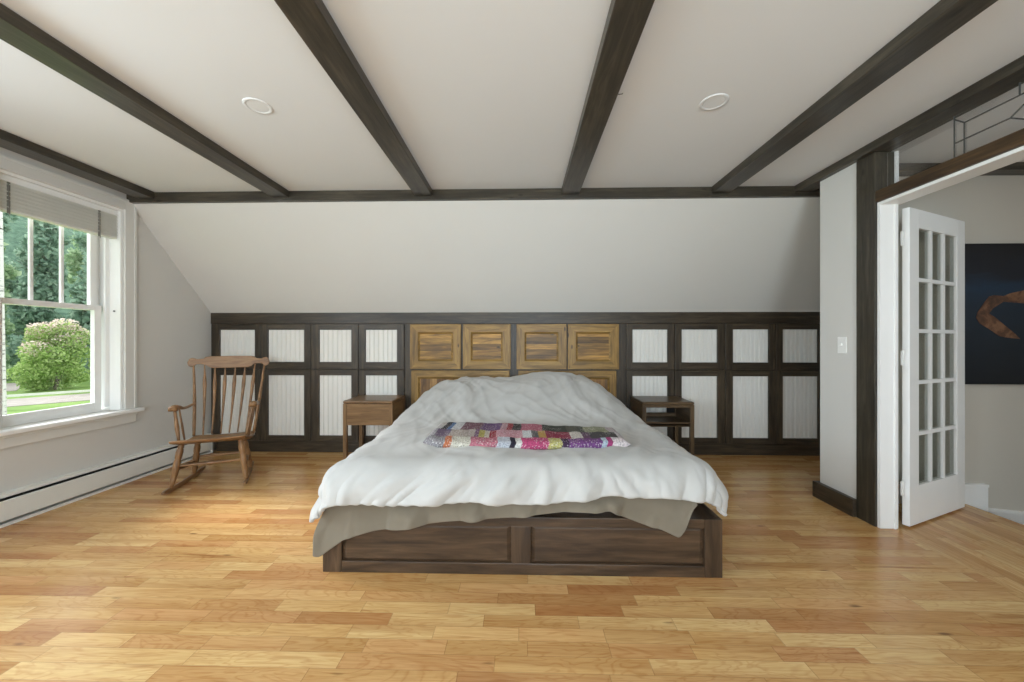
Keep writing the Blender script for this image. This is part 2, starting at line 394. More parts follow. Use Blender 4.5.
# door lining (white jamb) in the opening
bm = B()
box(bm, XR + .001, XR2, OY1 - .02, OY1 - .0005, 0, HZ0 - .001); box(bm, XR2 - .008, XR2 + .012, OY1 - .012, OY1 - .0005, HZ1 + .001, ZB - .002)
box(bm, XR + .001, XR2 + .012, OY0, OY1 - .02, HZ0 - .02, HZ0 - .001)
box(bm, XR + .001, XR2 + .012, OY0, OY0 + .02, 0, HZ0 - .02)
box(bm, XR2 - .03, XR2 - .018, OY1 - .028, OY1 - .02, 0, HZ0 - .02)
box(bm, XR2 + .0005, XR2 + .018, OY1 + .004, OY1 + .09, 0, ZB - .002)
box(bm, XR2 + .0005, XR2 + .02, OY0, OY1 - .006, HZ0 - .01, HZ0 + .07)
struct('trim_1', bm, M['trim'], 'white jamb lining of the doorway', 'door frame', bevel=.002)

# french door, hinged on the post side, swung into the hall
P0 = Vector((2.457, 2.400, 0)); P1 = Vector((3.146, 2.700, 0)); L = (P1 - P0).length; ang = math.atan2(P1.y - P0.y, P1.x - P0.x)
door = empty('door_1', P0, ang); tag(door, 'white fifteen-pane glazed door standing open into the hall', 'door', None, 'structure')
T0, T1 = 0.0, .036; DH = 2.035; z00 = .012
st = .115; rb = .245; rt = .12
bm = B(); box(bm, 0, st, T0, T1, z00, DH); box(bm, L - st, L, T0, T1, z00, DH); box(bm, st, L - st, T0, T1, z00, z00 + rb); box(bm, st, L - st, T0, T1, DH - rt, DH)
gw = (L - 2 * st); gh = DH - rt - z00 - rb
obj('door_leaf', bm, M['trim'], door, local=True, bevel=.002)
bm = B()
for i in (1, 2): box(bm, st + gw * i / 3 - .012, st + gw * i / 3 + .012, T0 + .004, T1 - .004, z00 + rb, DH - rt)
for i in range(1, 5):
    zc = z00 + rb + gh * i / 5
    for j in range(3):
        box(bm, st + gw * j / 3 + (.012 if j else 0), st + gw * (j + 1) / 3 - (.012 if j < 2 else 0), T0 + .004, T1 - .004, zc - .012, zc + .012)
obj('muntin_grid', bm, M['trim'], door, local=True)
bm = B(); box(bm, st, L - st, .016, .020, z00 + rb, DH - rt); obj('glass_pane', bm, M['doorglass'], door, local=True)
for hz in (.25, 1.08, 1.84):
    bm = B(); box(bm, -.034, -.001, .026, .030, hz - .045, hz + .045); tube(bm, [(-.018, .024, hz - .048), (-.018, .024, hz + .048)], .006, 10)
    o = obj('hinge', bm, M['metal'], door, local=True); o['label'] = 'pale metal hinge'

# ------------------------------------------------------------------ window in the left wall
def window(num, y0, y1, z0, z1, label):
    w = empty('window_%d' % num, (XL, (y0 + y1) / 2, z0)); tag(w, label, 'window', None, 'structure')
    bm = B(); xo = XL - .2
    for a, b in ((y0 + .001, y0 + .02), (y1 - .02, y1 - .001)): box(bm, xo, XL - .001, a, b, z0 + .001, z1 - .001)
    box(bm, xo, XL - .001, y0 + .02, y1 - .02, z1 - .02, z1 - .001)
    for a, b in ((y0 + .02, y0 + .085), (y1 - .085, y1 - .02)):
        box(bm, XL - .184, XL - .1835, a, b, z0 + .03, z1 - .02)
        box(bm, XL - .15, XL - .125, (a if a > (y0 + y1) / 2 else a), b, z0 + .03, z1 - .02) if False else None
    for a, b in ((y0 + .02, y0 + .05), (y1 - .05, y1 - .02)): box(bm, XL - .113, XL - .096, a, b, z0 + .03, z1 - .02)
    prism(bm, [(xo - .04, y0 + .001, z0 - .01), (XL - .10, y0 + .001, z0 + .015), (XL - .10, y0 + .001, z0 + .001), (xo - .04, y0 + .001, z0 - .03)], (0, y1 - y0 - .002, 0))
    obj('window_frame', bm, M['trim'], w, bevel=.002)
    zm = 1.46
    def sash(name, xf, za, zb, rbot, rtop, grid):
        bm = B(); a, b = y0 + .062, y1 - .062; s = .05
        box(bm, xf - .032, xf, a, a + s, za, zb); box(bm, xf - .032, xf, b - s, b, za, zb)
        box(bm, xf - .032, xf, a + s, b - s, za, za + rbot); box(bm, xf - .032, xf, a + s, b - s, zb - rtop, zb)
        if grid:
            for i in (1, 2):
                yy = a + s + (b - a - 2 * s) * i / 3
                box(bm, xf - .026, xf - .006, yy - .009, yy + .009, za + rbot, zb - rtop)
        f = obj(name, bm, M['trim'], w, bevel=.002)
        bm = B(); box(bm, xf - .018, xf - .014, a + s, b - s, za + rbot, zb - rtop); obj('glass_pane', bm, M['glass'], f)
    sash('upper_sash', XL - .150, zm - .02, z1 - .02, .04, .05, True)
    sash('lower_sash', XL - .115, z0 + .001, zm + .02, .074, .04, False)
    bm = B(); c = .09
    for a, b in ((y0 - c, y0), (y1, y1 + c)):
        box(bm, XL, XL + .02, a, b, z0, z1 + c); box(bm, XL + .02, XL + .027, a + (0 if a < y0 else c - .022), b - (c - .022 if a < y0 else 0), z0, z1 + c)
    box(bm, XL, XL + .02, y0, y1, z1, z1 + c); box(bm, XL + .02, XL + .027, y0 - c + .022, y1 + c - .022, z1 + c - .022, z1 + c)
    obj('casing', bm, M['casing'], w, bevel=.003)
    bm = B(); box(bm, XL - .12, XL + .065, y0 - c - .03, y1 + c + .03, z0 - .03, z0 - .0005); obj('sill', bm, M['trim'], w, bevel=.006)
    bm = B(); box(bm, XL, XL + .02, y0 - c, y1 + c, z0 - .12, z0 - .03); box(bm, XL, XL + .03, y0 - c, y1 + c, z0 - .055, z0 - .03)
    obj('apron', bm, M['casing'], w, bevel=.004)
    if num == 1:
        bm = B(); tube(bm, [(XL - .05, y1 - .02, 1.44), (XL - .05, y1 - .03, 1.44)], .006, 10); o = obj('screw_cap', bm, M['came'], w); o['label'] = 'small dark screw in the jamb'
    return w
window(1, *W1, 'white double-hung window looking onto the trees, left wall')
window(2, *W2, 'white double-hung window in the left wall nearer the viewer')
window(3, *W3, 'white double-hung window in the left wall farthest from the cupboards')
def added_rear_window(num, x0, x1, z0, z1, label):  # windows made up behind the camera to let fill light in
    w = empty('window_%d' % num, ((x0 + x1) / 2, YR, z0)); tag(w, label, 'window', None, 'structure')
    bm = B(); s = .06; ya, yb = YR - .12, YR - .06
    for a, b in ((x0 + .001, x0 + s), ((x0 + x1 - s) / 2, (x0 + x1 + s) / 2), (x1 - s, x1 - .001)): box(bm, a, b, ya, yb, z0 + .001, z1 - .001)
    box(bm, x0 + s, x1 - s, ya, yb, z0 + .001, z0 + s); box(bm, x0 + s, x1 - s, ya, yb, z1 - s, z1 - .001)
    obj('window_frame', bm, M['trim'], w)
    bm = B(); box(bm, x0 + s, x1 - s, YR - .092, YR - .088, z0 + s, z1 - s); obj('glass_pane', bm, M['glass'], w)
added_rear_window(4, -2.65, -1.15, .7, 2.2, 'wide white window added in the rear wall for light, left of two')
added_rear_window(5, -.25, 1.25, .7, 2.2, 'wide white window added in the rear wall for light, right of two')

# blind, drawn up
bl = empty('window_blind', (XL - .05, 2.665, 2.04)); tag(bl, 'grey slatted blind drawn up at the top of the window', 'blind')
bm = B(); box(bm, XL - .075, XL - .025, 2.308, 3.022, 2.245, 2.279); box(bm, XL - .025, XL - .014, 2.312, 3.018, 2.236, 2.250); obj('headrail', bm, M['trim'], bl, bevel=.002)
bm = B(); z = 2.062; k = 0
while z < 2.240:
    dx = .003 * math.sin(k * 1.7); box(bm, XL - .078 + dx, XL - .022 + dx, 2.310, 3.020, z, z + .0042); z += .0068; k += 1
obj('slat_stack', bm, M['blind'], bl)
bm = B(); box(bm, XL - .077, XL - .023, 2.310, 3.020, 2.044, 2.060); obj('bottom_rail', bm, M['blind'], bl, bevel=.003)
for yy in (2.36, 2.886):
    bm = B(); box(bm, XL - .0215, XL - .0195, yy - .008, yy + .008, 2.03, 2.246); tube(bm, [(XL - .018, yy + .004, 2.02), (XL - .018, yy - .004, 2.25)], .003, 6)
    obj('lift_tape', bm, M['tape'], bl)

# baseboard heater
ht = empty('baseboard_heater', (XL + .03, 1.5, 0)); tag(ht, 'long pale enamel baseboard heater along the left wall under the window', 'heater')
ya, yb = -2.0, 3.86
bm = B(); prism(bm, [(XL + .001, ya, .02), (XL + .012, ya, .02), (XL + .012, ya, .190), (XL + .045, ya, .194), (XL + .047, ya, .184), (XL + .052, ya, .185), (XL + .049, ya, .203), (XL + .001, ya, .206)], (0, yb - ya, 0)); obj('back_plate', bm, M['heater'], ht)
bm = B(); prism(bm, [(XL + .060, ya, .035), (XL + .066, ya, .040), (XL + .066, ya, .160), (XL + .055, ya, .166), (XL + .055, ya, .160), (XL + .060, ya, .156)], (0, yb - ya, 0)); obj('front_cover', bm, M['heater'], ht)
bm = B(); box(bm, XL + .013, XL + .05, ya + .01, yb - .01, .05, .17); obj('fin_element', bm, M['black'], ht)
bm = B(); box(bm, XL + .001, XL + .062, ya, yb, 0, .018); obj('floor_strip', bm, M['heater'], ht)
bm = B(); box(bm, XL + .001, XL + .068, yb, yb + .02, 0, .206); obj('end_cap', bm, M['heater'], ht, bevel=.003)

# recessed lights
def downlight(px, py, label):
    a, b, c = ray(px, py); s = (ZC - H) / c; x, y = a * s, b * s
    r = empty('recessed_light', (x, y, ZC)); tag(r, label, 'ceiling light', 'recessed ceiling lights')
    bm = B(); n = 40
    prof = [(.070, 0.0005), (.070, -.002), (.068, -.004), (.056, -.004), (.052, -.002), (.052, 0.0005)]
    rings = [[bm.verts.new((q * math.cos(2 * math.pi * k / n), q * math.sin(2 * math.pi * k / n), z)) for k in range(n)] for q, z in prof]
    for u, w in zip(rings, rings[1:]):
        for k in range(n): bm.faces.new((u[k], u[(k + 1) % n], w[(k + 1) % n], w[k]))
    obj('trim_ring', bm, M['ceil'], r, local=True, smooth=True)
    bm = B(); bmesh.ops.create_cone(bm, cap_ends=True, segments=n, radius1=.052, radius2=.052, depth=.002, matrix=Matrix.Translation((0, 0, -.0015)))
    obj('diffuser', bm, M['ceil'], r, local=True)
downlight(258, 105, 'round white ceiling light on the left, unlit')
downlight(714, 101, 'round white ceiling light on the right, unlit')
# tiny hook beside a beam
p = (X_at(0, 1), 0, 0); a, b, c = ray(620.5, 92); s = (ZC - H) / c
bm = B(); tube(bm, [(a * s - .03, b * s, ZC - .004), (a * s - .005, b * s, ZC - .006), (a * s + .01, b * s, ZC - .004), (a * s + .012, b * s, ZC + .0)], .002, 6)
tag(based(obj('ceiling_hook', bm, M['came'], smooth=True)), 'tiny dark hook on the ceiling beside the right centre beam', 'hook')

# light switch
ys = Y_at(842.5, XR); zs = Z_at(842.5, 344, ys)
sw = empty('light_switch', (XR, ys, zs)); tag(sw, 'small white light switch plate on the stub wall', 'light switch')
bm = B(); box(bm, XR - .006, XR, ys - .036, ys + .036, zs - .058, zs + .058); obj('face_plate', bm, M['plastic'], sw, bevel=.003)
bm = B(); box(bm, XR - .016, XR - .006, ys - .005, ys + .005, zs - .004, zs + .014); o = obj('toggle', bm, M['plastic'], sw, bevel=.001)

# ================================================================== BUILT-IN CUPBOARDS
YF = D                                              # face plane
bm = B(); box(bm, XL + .001, 3.49, YF - .005, YF + .05, 1.377, KN_Z - .001)
struct('trim_2', bm, M['dark_x'], 'dark stained top rail above the cupboard doors', 'trim', bevel=.003)
bm = B(); box(bm, XL + .07, 3.49, YF - .012, YF + .05, 0, .118)
struct('baseboard_back', bm, M['dark_x'], 'dark stained plinth under the cupboard doors', 'baseboard', bevel=.003)
ZU0, ZU1 = .892, 1.373; ZL0, ZL1 = .121, .884
def xs(px): return X_at(px, YF)
def beadboard(bm, x0, x1, y, z0, z1, pitch=.047):
    n = max(2, round((x1 - x0) / pitch)); w = (x1 - x0) / n; prof = []
    for i in range(n):
        a = x0 + i * w
        prof += [(a, y + .005), (a + .004, y), (a + w - .011, y), (a + w - .008, y + .004), (a + w - .006, y + .001), (a + w - .003, y + .001)]
    prof.append((x1, y + .005))
    va = [bm.verts.new((p, q, z0)) for p, q in prof]; vb = [bm.verts.new((p, q, z1)) for p, q in prof]
    for i in range(len(prof) - 1): bm.faces.new((va[i], va[i + 1], vb[i + 1], vb[i]))
def ring_frame(x0, x1, z0, z1, px0, px1, pz0, pz1, y0, y1, miter):
    """door frame as ONE connected mesh; material 0 = upright grain, 1 = level grain"""
    bm = B(); V = {}
    def v(x, y, z):
        k = (round(x, 5), round(y, 5), round(z, 5))
        if k not in V: V[k] = bm.verts.new((x, y, z))
        return V[k]
    def f(pts, m):
        q = bm.faces.new([v(*p) for p in pts]); q.material_index = m
    for y in (y0, y1):
        if miter:
            f([(x0, y, z0), (px0, y, pz0), (px0, y, pz1), (x0, y, z1)], 0); f([(x1, y, z0), (px1, y, pz0), (px1, y, pz1), (x1, y, z1)], 0)
            f([(x0, y, z0), (x1, y, z0), (px1, y, pz0), (px0, y, pz0)], 1); f([(x0, y, z1), (x1, y, z1), (px1, y, pz1), (px0, y, pz1)], 1)
        else:
            f([(x0, y, z0), (px0, y, z0), (px0, y, pz0), (px0, y, pz1), (px0, y, z1), (x0, y, z1)], 0)
            f([(x1, y, z0), (px1, y, z0), (px1, y, pz0), (px1, y, pz1), (px1, y, z1), (x1, y, z1)], 0)
            f([(px0, y, z0), (px1, y, z0), (px1, y, pz0), (px0, y, pz0)], 1); f([(px0, y, pz1), (px1, y, pz1), (px1, y, z1), (px0, y, z1)], 1)
    for x in (x0, x1): f([(x, y0, z0), (x, y1, z0), (x, y1, z1), (x, y0, z1)], 0)
    for x in (px0, px1): f([(x, y0, pz0), (x, y1, pz0), (x, y1, pz1), (x, y0, pz1)], 0)
    for z in (pz0, pz1): f([(px0, y0, z), (px1, y0, z), (px1, y1, z), (px0, y1, z)], 1)
    for z in (z0, z1):
        P = [x0, x1] if miter else [x0, px0, px1, x1]
        f([(x, y0, z) for x in P] + [(x, y1, z) for x in P[::-1]], 1)
    return bm
def bead_door(parent, x0, x1, z0, z1, px0, px1, pz0, pz1):
    y0, y1 = YF - .020, YF + .001
    f = obj('door', ring_frame(x0, x1, z0, z1, px0, px1, pz0, pz1, y0, y1, False), [M['dark_z'], M['dark_x']], parent, bevel=.003)
    bm = B(); beadboard(bm, px0, px1, YF - .008, pz0, pz1)
    o = obj('beadboard_panel', bm, M['bead'], f); o['label'] = 'white grooved panel'
def carcass(parent, x0, x1):
    bm = B(); box(bm, x0, x1, YF + .002, YF + .022, .119, 1.376)           # face behind the doors
    box(bm, x0, x0 + .02, YF + .022, 4.27, .119, 1.376); box(bm, x1 - .02, x1, YF + .022, 4.27, .119, 1.376)
    box(bm, x0 + .02, x1 - .02, YF + .022, 4.27, .119, .139); box(bm, x0 + .02, x1 - .02, YF + .022, 4.27, 1.356, 1.376)
    obj('body', bm, M['dark_z'], parent)
def side_unit(x0, x1, cols, label):
    c = empty('knee_wall_cabinet', ((x0 + x1) / 2, YF, .119)); tag(c, label, 'cupboard', 'cupboards with white beadboard doors')
    carcass(c, x0 + .0005, x1 - .0005)
    for a, b, p, q in cols:
        bead_door(c, a, b, ZU0, ZU1, p, q, .968, 1.312)
        bead_door(c, a, b, ZL0, ZL1, p, q, .180, .824)
    return c
g = .003
e = [XL + .003, xs(262.2), xs(311.8), xs(359), xs(407.5)]
side_unit(XL + .002, e[2], [(e[0] + .03, e[1] - g, xs(221), xs(256)), (e[1] + g, e[2] - g, xs(269), xs(305))], 'dark cupboard with white grooved doors in the left corner, behind the rocking chair')
side_unit(e[2], e[4], [(e[2] + g, e[3] - g, xs(320), xs(352)), (e[3] + g, xs(404.5), xs(366), xs(397.5))], 'dark cupboard with white grooved doors behind the left nightstand')
r = [xs(622), xs(674), xs(724.3), xs(774.7), xs(832)]
side_unit(r[0], r[2], [(xs(626), r[1] - g, xs(632), xs(667)), (r[1] + g, r[2] - g, xs(681), xs(716.5))], 'dark cupboard with white grooved doors behind the right nightstand')
side_unit(r[2], r[4], [(r[2] + g, r[3] - g, xs(732), xs(767.6)), (r[3] + g, r[4] - .03, xs(781.6), xs(816.8))], 'dark cupboard with white grooved doors at the right end, beside the stub wall')
bm = B(); box(bm, r[4] + .001, 3.49, YF - .004, YF + .05, .119, 1.376)
struct('trim_3', bm, M['dark_z'], 'dark stained filler panel at the right end of the cupboards', 'trim')
def gold_door(parent, x0, x1, z0, z1, w, upright):
    y0, y1 = YF - .030, YF + .001
    f = obj('door', ring_frame(x0, x1, z0, z1, x0 + w, x1 - w, z0 + w, z1 - w, y0, y1, True), [M['gold_z'], M['gold_x']], parent, bevel=.004); f['label'] = 'golden reclaimed wood door'
    bm = B(); a, b, c, d = x0 + w, x1 - w, z0 + w, z1 - w; t = .02
    for P in ([(a, c), (b, c), (b - t, c + t), (a + t, c + t)], [(a, d), (a + t, d - t), (b - t, d - t), (b, d)], [(a, c), (a + t, c + t), (a + t, d - t), (a, d)], [(b, c), (b, d), (b - t, d - t), (b - t, c + t)]):
        q = [bm.verts.new((p[0], y0 + (.004 if i in ((0, 1) if False else ()) else .004), p[1])) for i, p in enumerate(P)]
        for v in q:
            if not (abs(v.co.x - a) < 1e-6 or abs(v.co.x - b) < 1e-6 or abs(v.co.z - c) < 1e-6 or abs(v.co.z - d) < 1e-6): v.co.y = y0 + .020
        bm.faces.new(q)
    obj('bead', bm, M['gold_x'], f)
    bm = B(); box(bm, a + .001, b - .001, y0 + .016, y1 - .002, c + .001, d - .001); obj('plank_panel', bm, M['gold_vplank' if upright else 'gold_hplank'], f)
def gold_unit(x0, x1, up, low, label):
    c = empty('headboard_cabinet', ((x0 + x1) / 2, YF, .119)); tag(c, label, 'cupboard', 'golden wood cupboards behind the bed')
    carcass(c, x0 + .0005, x1 - .0005)
    for a, b in up: gold_door(c, a, b, ZU0 + .002, 1.370, .088, False)
    gold_door(c, low[0], low[1], ZL0, .880, .075, True)
xm = xs(513.2)
gold_unit(e[4], xm, [(xs(410.8), xs(461.3)), (xs(463.2), xs(510.8))], (xs(412), xs(509.8)), 'cupboard with golden reclaimed wood doors behind the left half of the bed')
gold_unit(xm, r[0], [(xs(516.6), xs(566.3)), (xs(567.6), xs(618.3))], (xs(518.3), xs(615.8)), 'cupboard with golden reclaimed wood doors behind the right half of the bed')

# ================================================================== BED
BX = 1.008; BY0 = 1.875; BY1 = 3.895; BZ = .292
bed = empty('platform_bed', (0, (BY0 + BY1) / 2, 0)); tag(bed, 'dark wooden platform bed base with panelled foot end', 'bed')
bm = B(); pz0, pz1 = .058, .245
for a, b, c, d in ((-BX - .01, -BX + .088, 0, BZ), (BX - .088, BX, 0, BZ), (-.05, .05, pz0, pz1)):
    bm = B(); box(bm, a, b, BY0, BY0 + .025, c, d); obj('foot_stile', bm, M['frame_z'], bed, bevel=.003)
bm = B(); box(bm, -BX + .088, BX - .088, BY0, BY0 + .025, 0, pz0); box(bm, -BX + .088, BX - .088, BY0, BY0 + .025, pz1, BZ)
obj('foot_rail', bm, M['frame_x'], bed, bevel=.003)
for a, b in ((-BX + .088, -.05), (.05, BX - .088)):
    bm = B(); t = .022
    o_ = [(a, pz0), (b, pz0), (b, pz1), (a, pz1)]; i_ = [(a + t, pz0 + t * .6), (b - t, pz0 + t * .6), (b - t, pz1 - t * .6), (a + t, pz1 - t * .6)]
    vo = [bm.verts.new((x, BY0 + .016, z)) for x, z in o_]; vi = [bm.verts.new((x, BY0 + .008, z)) for x, z in i_]
    for k in range(4): bm.faces.new((vo[k], vo[(k + 1) % 4], vi[(k + 1) % 4], vi[k]))
    bm.faces.new(vi); obj('foot_panel', bm, M['frame_x'], bed)
for s in (-1, 1):
    bm = B(); box(bm, min(s * BX, s * (BX - .025)), max(s * BX, s * (BX - .025)), BY0 + .0255, BY1, 0, BZ); obj('side_panel', bm, M['frame_y'], bed, bevel=.003)
bm = B(); box(bm, -BX + .0255, BX - .0255, BY0 + .0255, BY1, BZ - .022, BZ - .002); obj('deck', bm, M['frame_y'], bed)
bm = B(); box(bm, -BX + .0255, BX - .0255, BY1 - .025, BY1, 0, BZ - .0225); obj('head_panel', bm, M['frame_x'], bed)
bm = B(); box(bm, -.94, .94, 1.95, 3.87, BZ + .001, .47)
mt = based(obj('mattress', bm, M['mattress'], bevel=.05)); mt.modifiers['bevel'].segments = 4; tag(mt, 'mattress hidden under the white duvet, on the bed base', 'mattress')

def nz(x, y, z=0.0): return noise.noise(Vector((x, y, z)))
def ridge(v): return 1 - abs(v) * 2
def grid_mesh(name, nu, nv, fn, thick, mat, parent=None, sub=1, offset=-1):
    verts = [fn(i / (nu - 1), j / (nv - 1)) for j in range(nv) for i in range(nu)]
    faces = [(j * nu + i, j * nu + i + 1, (j + 1) * nu + i + 1, (j + 1) * nu + i) for j in range(nv - 1) for i in range(nu - 1)]
    me = bpy.data.meshes.new(name); me.from_pydata(verts, [], faces)
    o = finish(name, me, mat, parent, True)
    if thick:
        s = o.modifiers.new('solid', 'SOLIDIFY'); s.thickness = thick; s.offset = offset
    if sub:
        s = o.modifiers.new('subsurf', 'SUBSURF'); s.levels = sub; s.render_levels = sub
    return o
# --- duvet
def pillow_h(x, y):
    p = sstep(2.62, 3.5, y - .05 * nz(x * 2, 3.3)) * (1 - .5 * sstep(3.74, 3.9, y))
    q = interp(x, [-1.06, -.98, -.86, -.74, -.5, 0, .12, .25, .42, .58, .72, .86, .98], [0, .05, .17, .235, .255, .262, .285, .30, .30, .275, .21, .10, 0])
    return p * q
def roll(d, r, flare):
    """arc length d past the edge -> (outward, drop)"""
    if d <= 0: return 0.0, 0.0
    q = r * math.pi / 2
    if d < q: return r * math.sin(d / r), r * (1 - math.cos(d / r))
    return r + (d - q) * flare, r + (d - q) * math.sqrt(max(0, 1 - flare * flare))
DT = .545
def duvet_pt(u, v):
    XA = .87; YA = 1.955
    # arc coordinates; the hem wanders
    uu = u * 2 - 1
    hemL, hemR, hemF = .40, .36, .245
    hemF += .055 * sstep(.55, 1, abs(uu)) * (1 if uu < 0 else .6) + .018 * nz(uu * 3.1, 5.1) - .035 * sstep(0, .45, uu) * (1 - sstep(.6, .95, uu))
    s = -XA - hemL + u * (2 * XA + hemL + hemR)
    ty = 1 - v                                      # v=0 head, v=1 foot
    yhead = 3.87
    tlen = (yhead - YA) + hemF
    t = v * tlen
    dx = max(0, abs(s) - XA); dy = max(0, t - (yhead - YA))
    dx *= 1 - (.16 if s < 0 else .25) * sstep(yhead - YA - .6, tlen - .05, t)
    sg = -1 if s < 0 else 1
    xin = max(-XA, min(XA, s)); yin = yhead - min(t, yhead - YA)
    d = (dx ** 5 + dy ** 5) ** .2 if dx > 0 and dy > 0 else max(dx, dy)
    headf = sstep(2.2, 3.3, yin)
    fl = .44 if s < 0 else .22
    out, drop = roll(d, .15, .24 if dy > dx else fl)
    if s > 0 and dy > 0 and dx > 0: out *= .92
    if d > 0:
        nx, ny = dx / math.hypot(dx, dy), dy / math.hypot(dx, dy)
    else: nx = ny = 0
    x = xin + sg * out * nx; y = yin - out * ny
    z = DT - drop
    z += pillow_h(x, y) * (1 - sstep(.15, .4, d) * .6)
    # wrinkles ------------------------------------------------
    per = (s if dy >= dx else (yhead - yin) * 1.0 + 5 * sg)      # coordinate along the edge
    warp = nz(x * 1.7, y * 1.7, 1.0)
    if d > 0:
        amp = sstep(.02, .20, d) * (1 - .35 * sstep(.24, .30, d))
        sl = per + (d - .1) * (2.4 * nz(per * .8, 2.0) + .8)
        s2 = per - (d - .1) * (2.0 * nz(per * 1.1, 12.0) - .5)
        k = max(0, ridge(nz(sl * 4.0, 8.0 + d * 1.6))) ** 2.5 * .40 + max(0, ridge(nz(s2 * 9.0, 3.0 + d * 3.0))) ** 2.5 * .38 + max(0, ridge(nz(sl * 19.0, 5.0 + d * 5.0))) ** 2 * .14 + .25 * nz(sl * 3, d * 5, 6)
        w = (k - .28) * .056 * amp
        x += sg * nx * w; y -= ny * w; z += w * .35
    # broad creases over the top, fanning diagonally from the head
    a1 = ridge(nz((x * .8 + y * .55) * 3.0 + warp * 1.1, (x * .5 - y) * .9, 7.0)) - .55
    a2 = ridge(nz((x * 1.0 - y * .9) * 4.2 + warp, (x + y * .6) * 1.1, 17.0)) - .55
    a3 = nz(x * 11, y * 9, 4.0)
    top = 1 - .5 * sstep(.1, .3, d)
    a4 = max(0, ridge(nz((x * .9 + y * .75) * 7 + warp * 1.5, (y - x) * 1.6, 27.0))) ** 3
    a5 = max(0, ridge(nz((x * 1.1 - y * .6) * 6 + warp * 1.2, (x + y) * 1.8, 37.0))) ** 3
    z += top * (a1 * .016 + a2 * .013 + a3 * .002 + (a4 * .008 + a5 * .008) * (.6 + .3 * headf)) * (.85 + .25 * headf)
    z += .012 * nz(x * 2.3, y * 2.3, 9.0)
    return (x, y, z)
dv = grid_mesh('duvet', 190, 150, duvet_pt, .022, M['duvet'], None, 1)
tag(based(dv), 'rumpled white duvet spread over the bed', 'duvet')
# --- flat sheet hanging below the duvet at the foot
SHP = [(311, 557), (317, 559), (340.6, 542), (371, 532.7), (401, 528.6), (442, 523.6), (479, 521), (520, 518.5), (543.7, 515.8), (577.5, 511.8), (611, 510.8), (621, 516.8), (645, 526), (665, 532), (682, 540.4), (689, 531), (697, 505)]
SX = [X_at(p, 1.835) for p, q in SHP]; SZ = [Z_at(p, q, 1.835) for p, q in SHP]
def sheet_pt(u, v):
    x = -1.055 + u * 1.925
    zh = interp(x, SX, SZ)
    t = v * 1.0
    ys = 1.905
    top = .485
    if t < .3:
        k = t / .3; y = 2.4 - (2.4 - ys) * k; z = top - .004 * k
        z -= .12 * max(0, abs(x) - .93)
        return (max(-.97, min(.97, x)), y, z - (.05 if abs(x) > .95 else 0))
    k = (t - .3) / .7
    z = top - .02 + (zh - top + .02) * k
    fold = .030 * math.sin(x * 16 + 2.2 * math.sin(x * 3.7 + .5)) * k + .02 * math.exp(-((x + .87) / .035) ** 2) * k + .030 * nz(x * 7, k * .7, 2) * k + .014 * nz(x * 19 + k * 2, k * 1.5, 5) * k
    fold += .03 * math.exp(-((x - .47) / .03) ** 2) * k + .02 * math.exp(-((x - .66) / .05) ** 2) * k
    y = ys - .037 * sstep(0, .12, k) - .004 * k - max(0, fold) * sstep(.25, .8, k)
    xx = x * (1 - .075 * (1 - sstep(.1, .8, k)) * sstep(.8, 1.0, abs(x)))
    if x < -.9: y += .05 * sstep(-.9, -1.05, x) if False else 0
    return (xx, y, z)
sh = grid_mesh('bed_sheet', 150, 44, sheet_pt, .003, M['sheet'], None, 1)
tag(based(sh), 'grey-beige flat sheet hanging from under the duvet at the bed foot', 'sheet')

# --- patchwork quilt folded on the duvet
GREY, PUR, CRE = (150, 140, 150), (112, 62, 110), (214, 204, 186)
R0 = [(60, 110, (196, 190, 186)), (110, 135, (60, 56, 60)), (135, 160, (70, 110, 170)), (160, 205, (205, 205, 208)), (205, 300, (132, 78, 96)), (300, 400, (116, 72, 132)), (400, 430, (206, 150, 160)), (430, 456, (196, 34, 52)), (456, 500, (64, 60, 62)), (500, 600, (210, 84, 116)), (600, 720, (70, 78, 66)), (720, 806, (98, 100, 84)), (806, 915, (158, 160, 118)), (915, 975, (196, 180, 184))]
R1 = [(60, 100, (170, 165, 170)), (100, 165, (120, 96, 130)), (165, 285, (190, 172, 160)), (285, 304, (128, 78, 128)), (304, 331, (204, 188, 70)), (331, 355, (206, 192, 170)), (355, 386, (190, 24, 44)), (386, 505, (220, 140, 156)), (505, 550, (214, 222, 226)), (550, 580, (110, 110, 112)), (580, 612, (220, 164, 60)), (612, 725, (176, 36, 70)), (725, 776, (216, 206, 190)), (776, 812, (120, 78, 112)), (812, 935, (84, 80, 80)), (935, 975, (210, 196, 200))]
R2 = [(60, 160, (140, 134, 138)), (160, 190, (224, 106, 48)), (190, 272, (208, 200, 176)), (272, 392, (204, 96, 116)), (392, 450, (186, 192, 204)), (450, 472, (44, 40, 58)), (472, 500, (220, 218, 210)), (500, 616, (220, 48, 112)), (616, 676, (206, 196, 88)), (676, 706, (68, 36, 76)), (706, 848, (126, 54, 140)), (848, 874, (170, 196, 216)), (874, 896, (190, 40, 116)), (896, 975, (226, 206, 208))]
def pick(row, q):
    for a, b, c in row:
        if a <= q < b: return c, a
    return row[-1][2], row[-1][0]
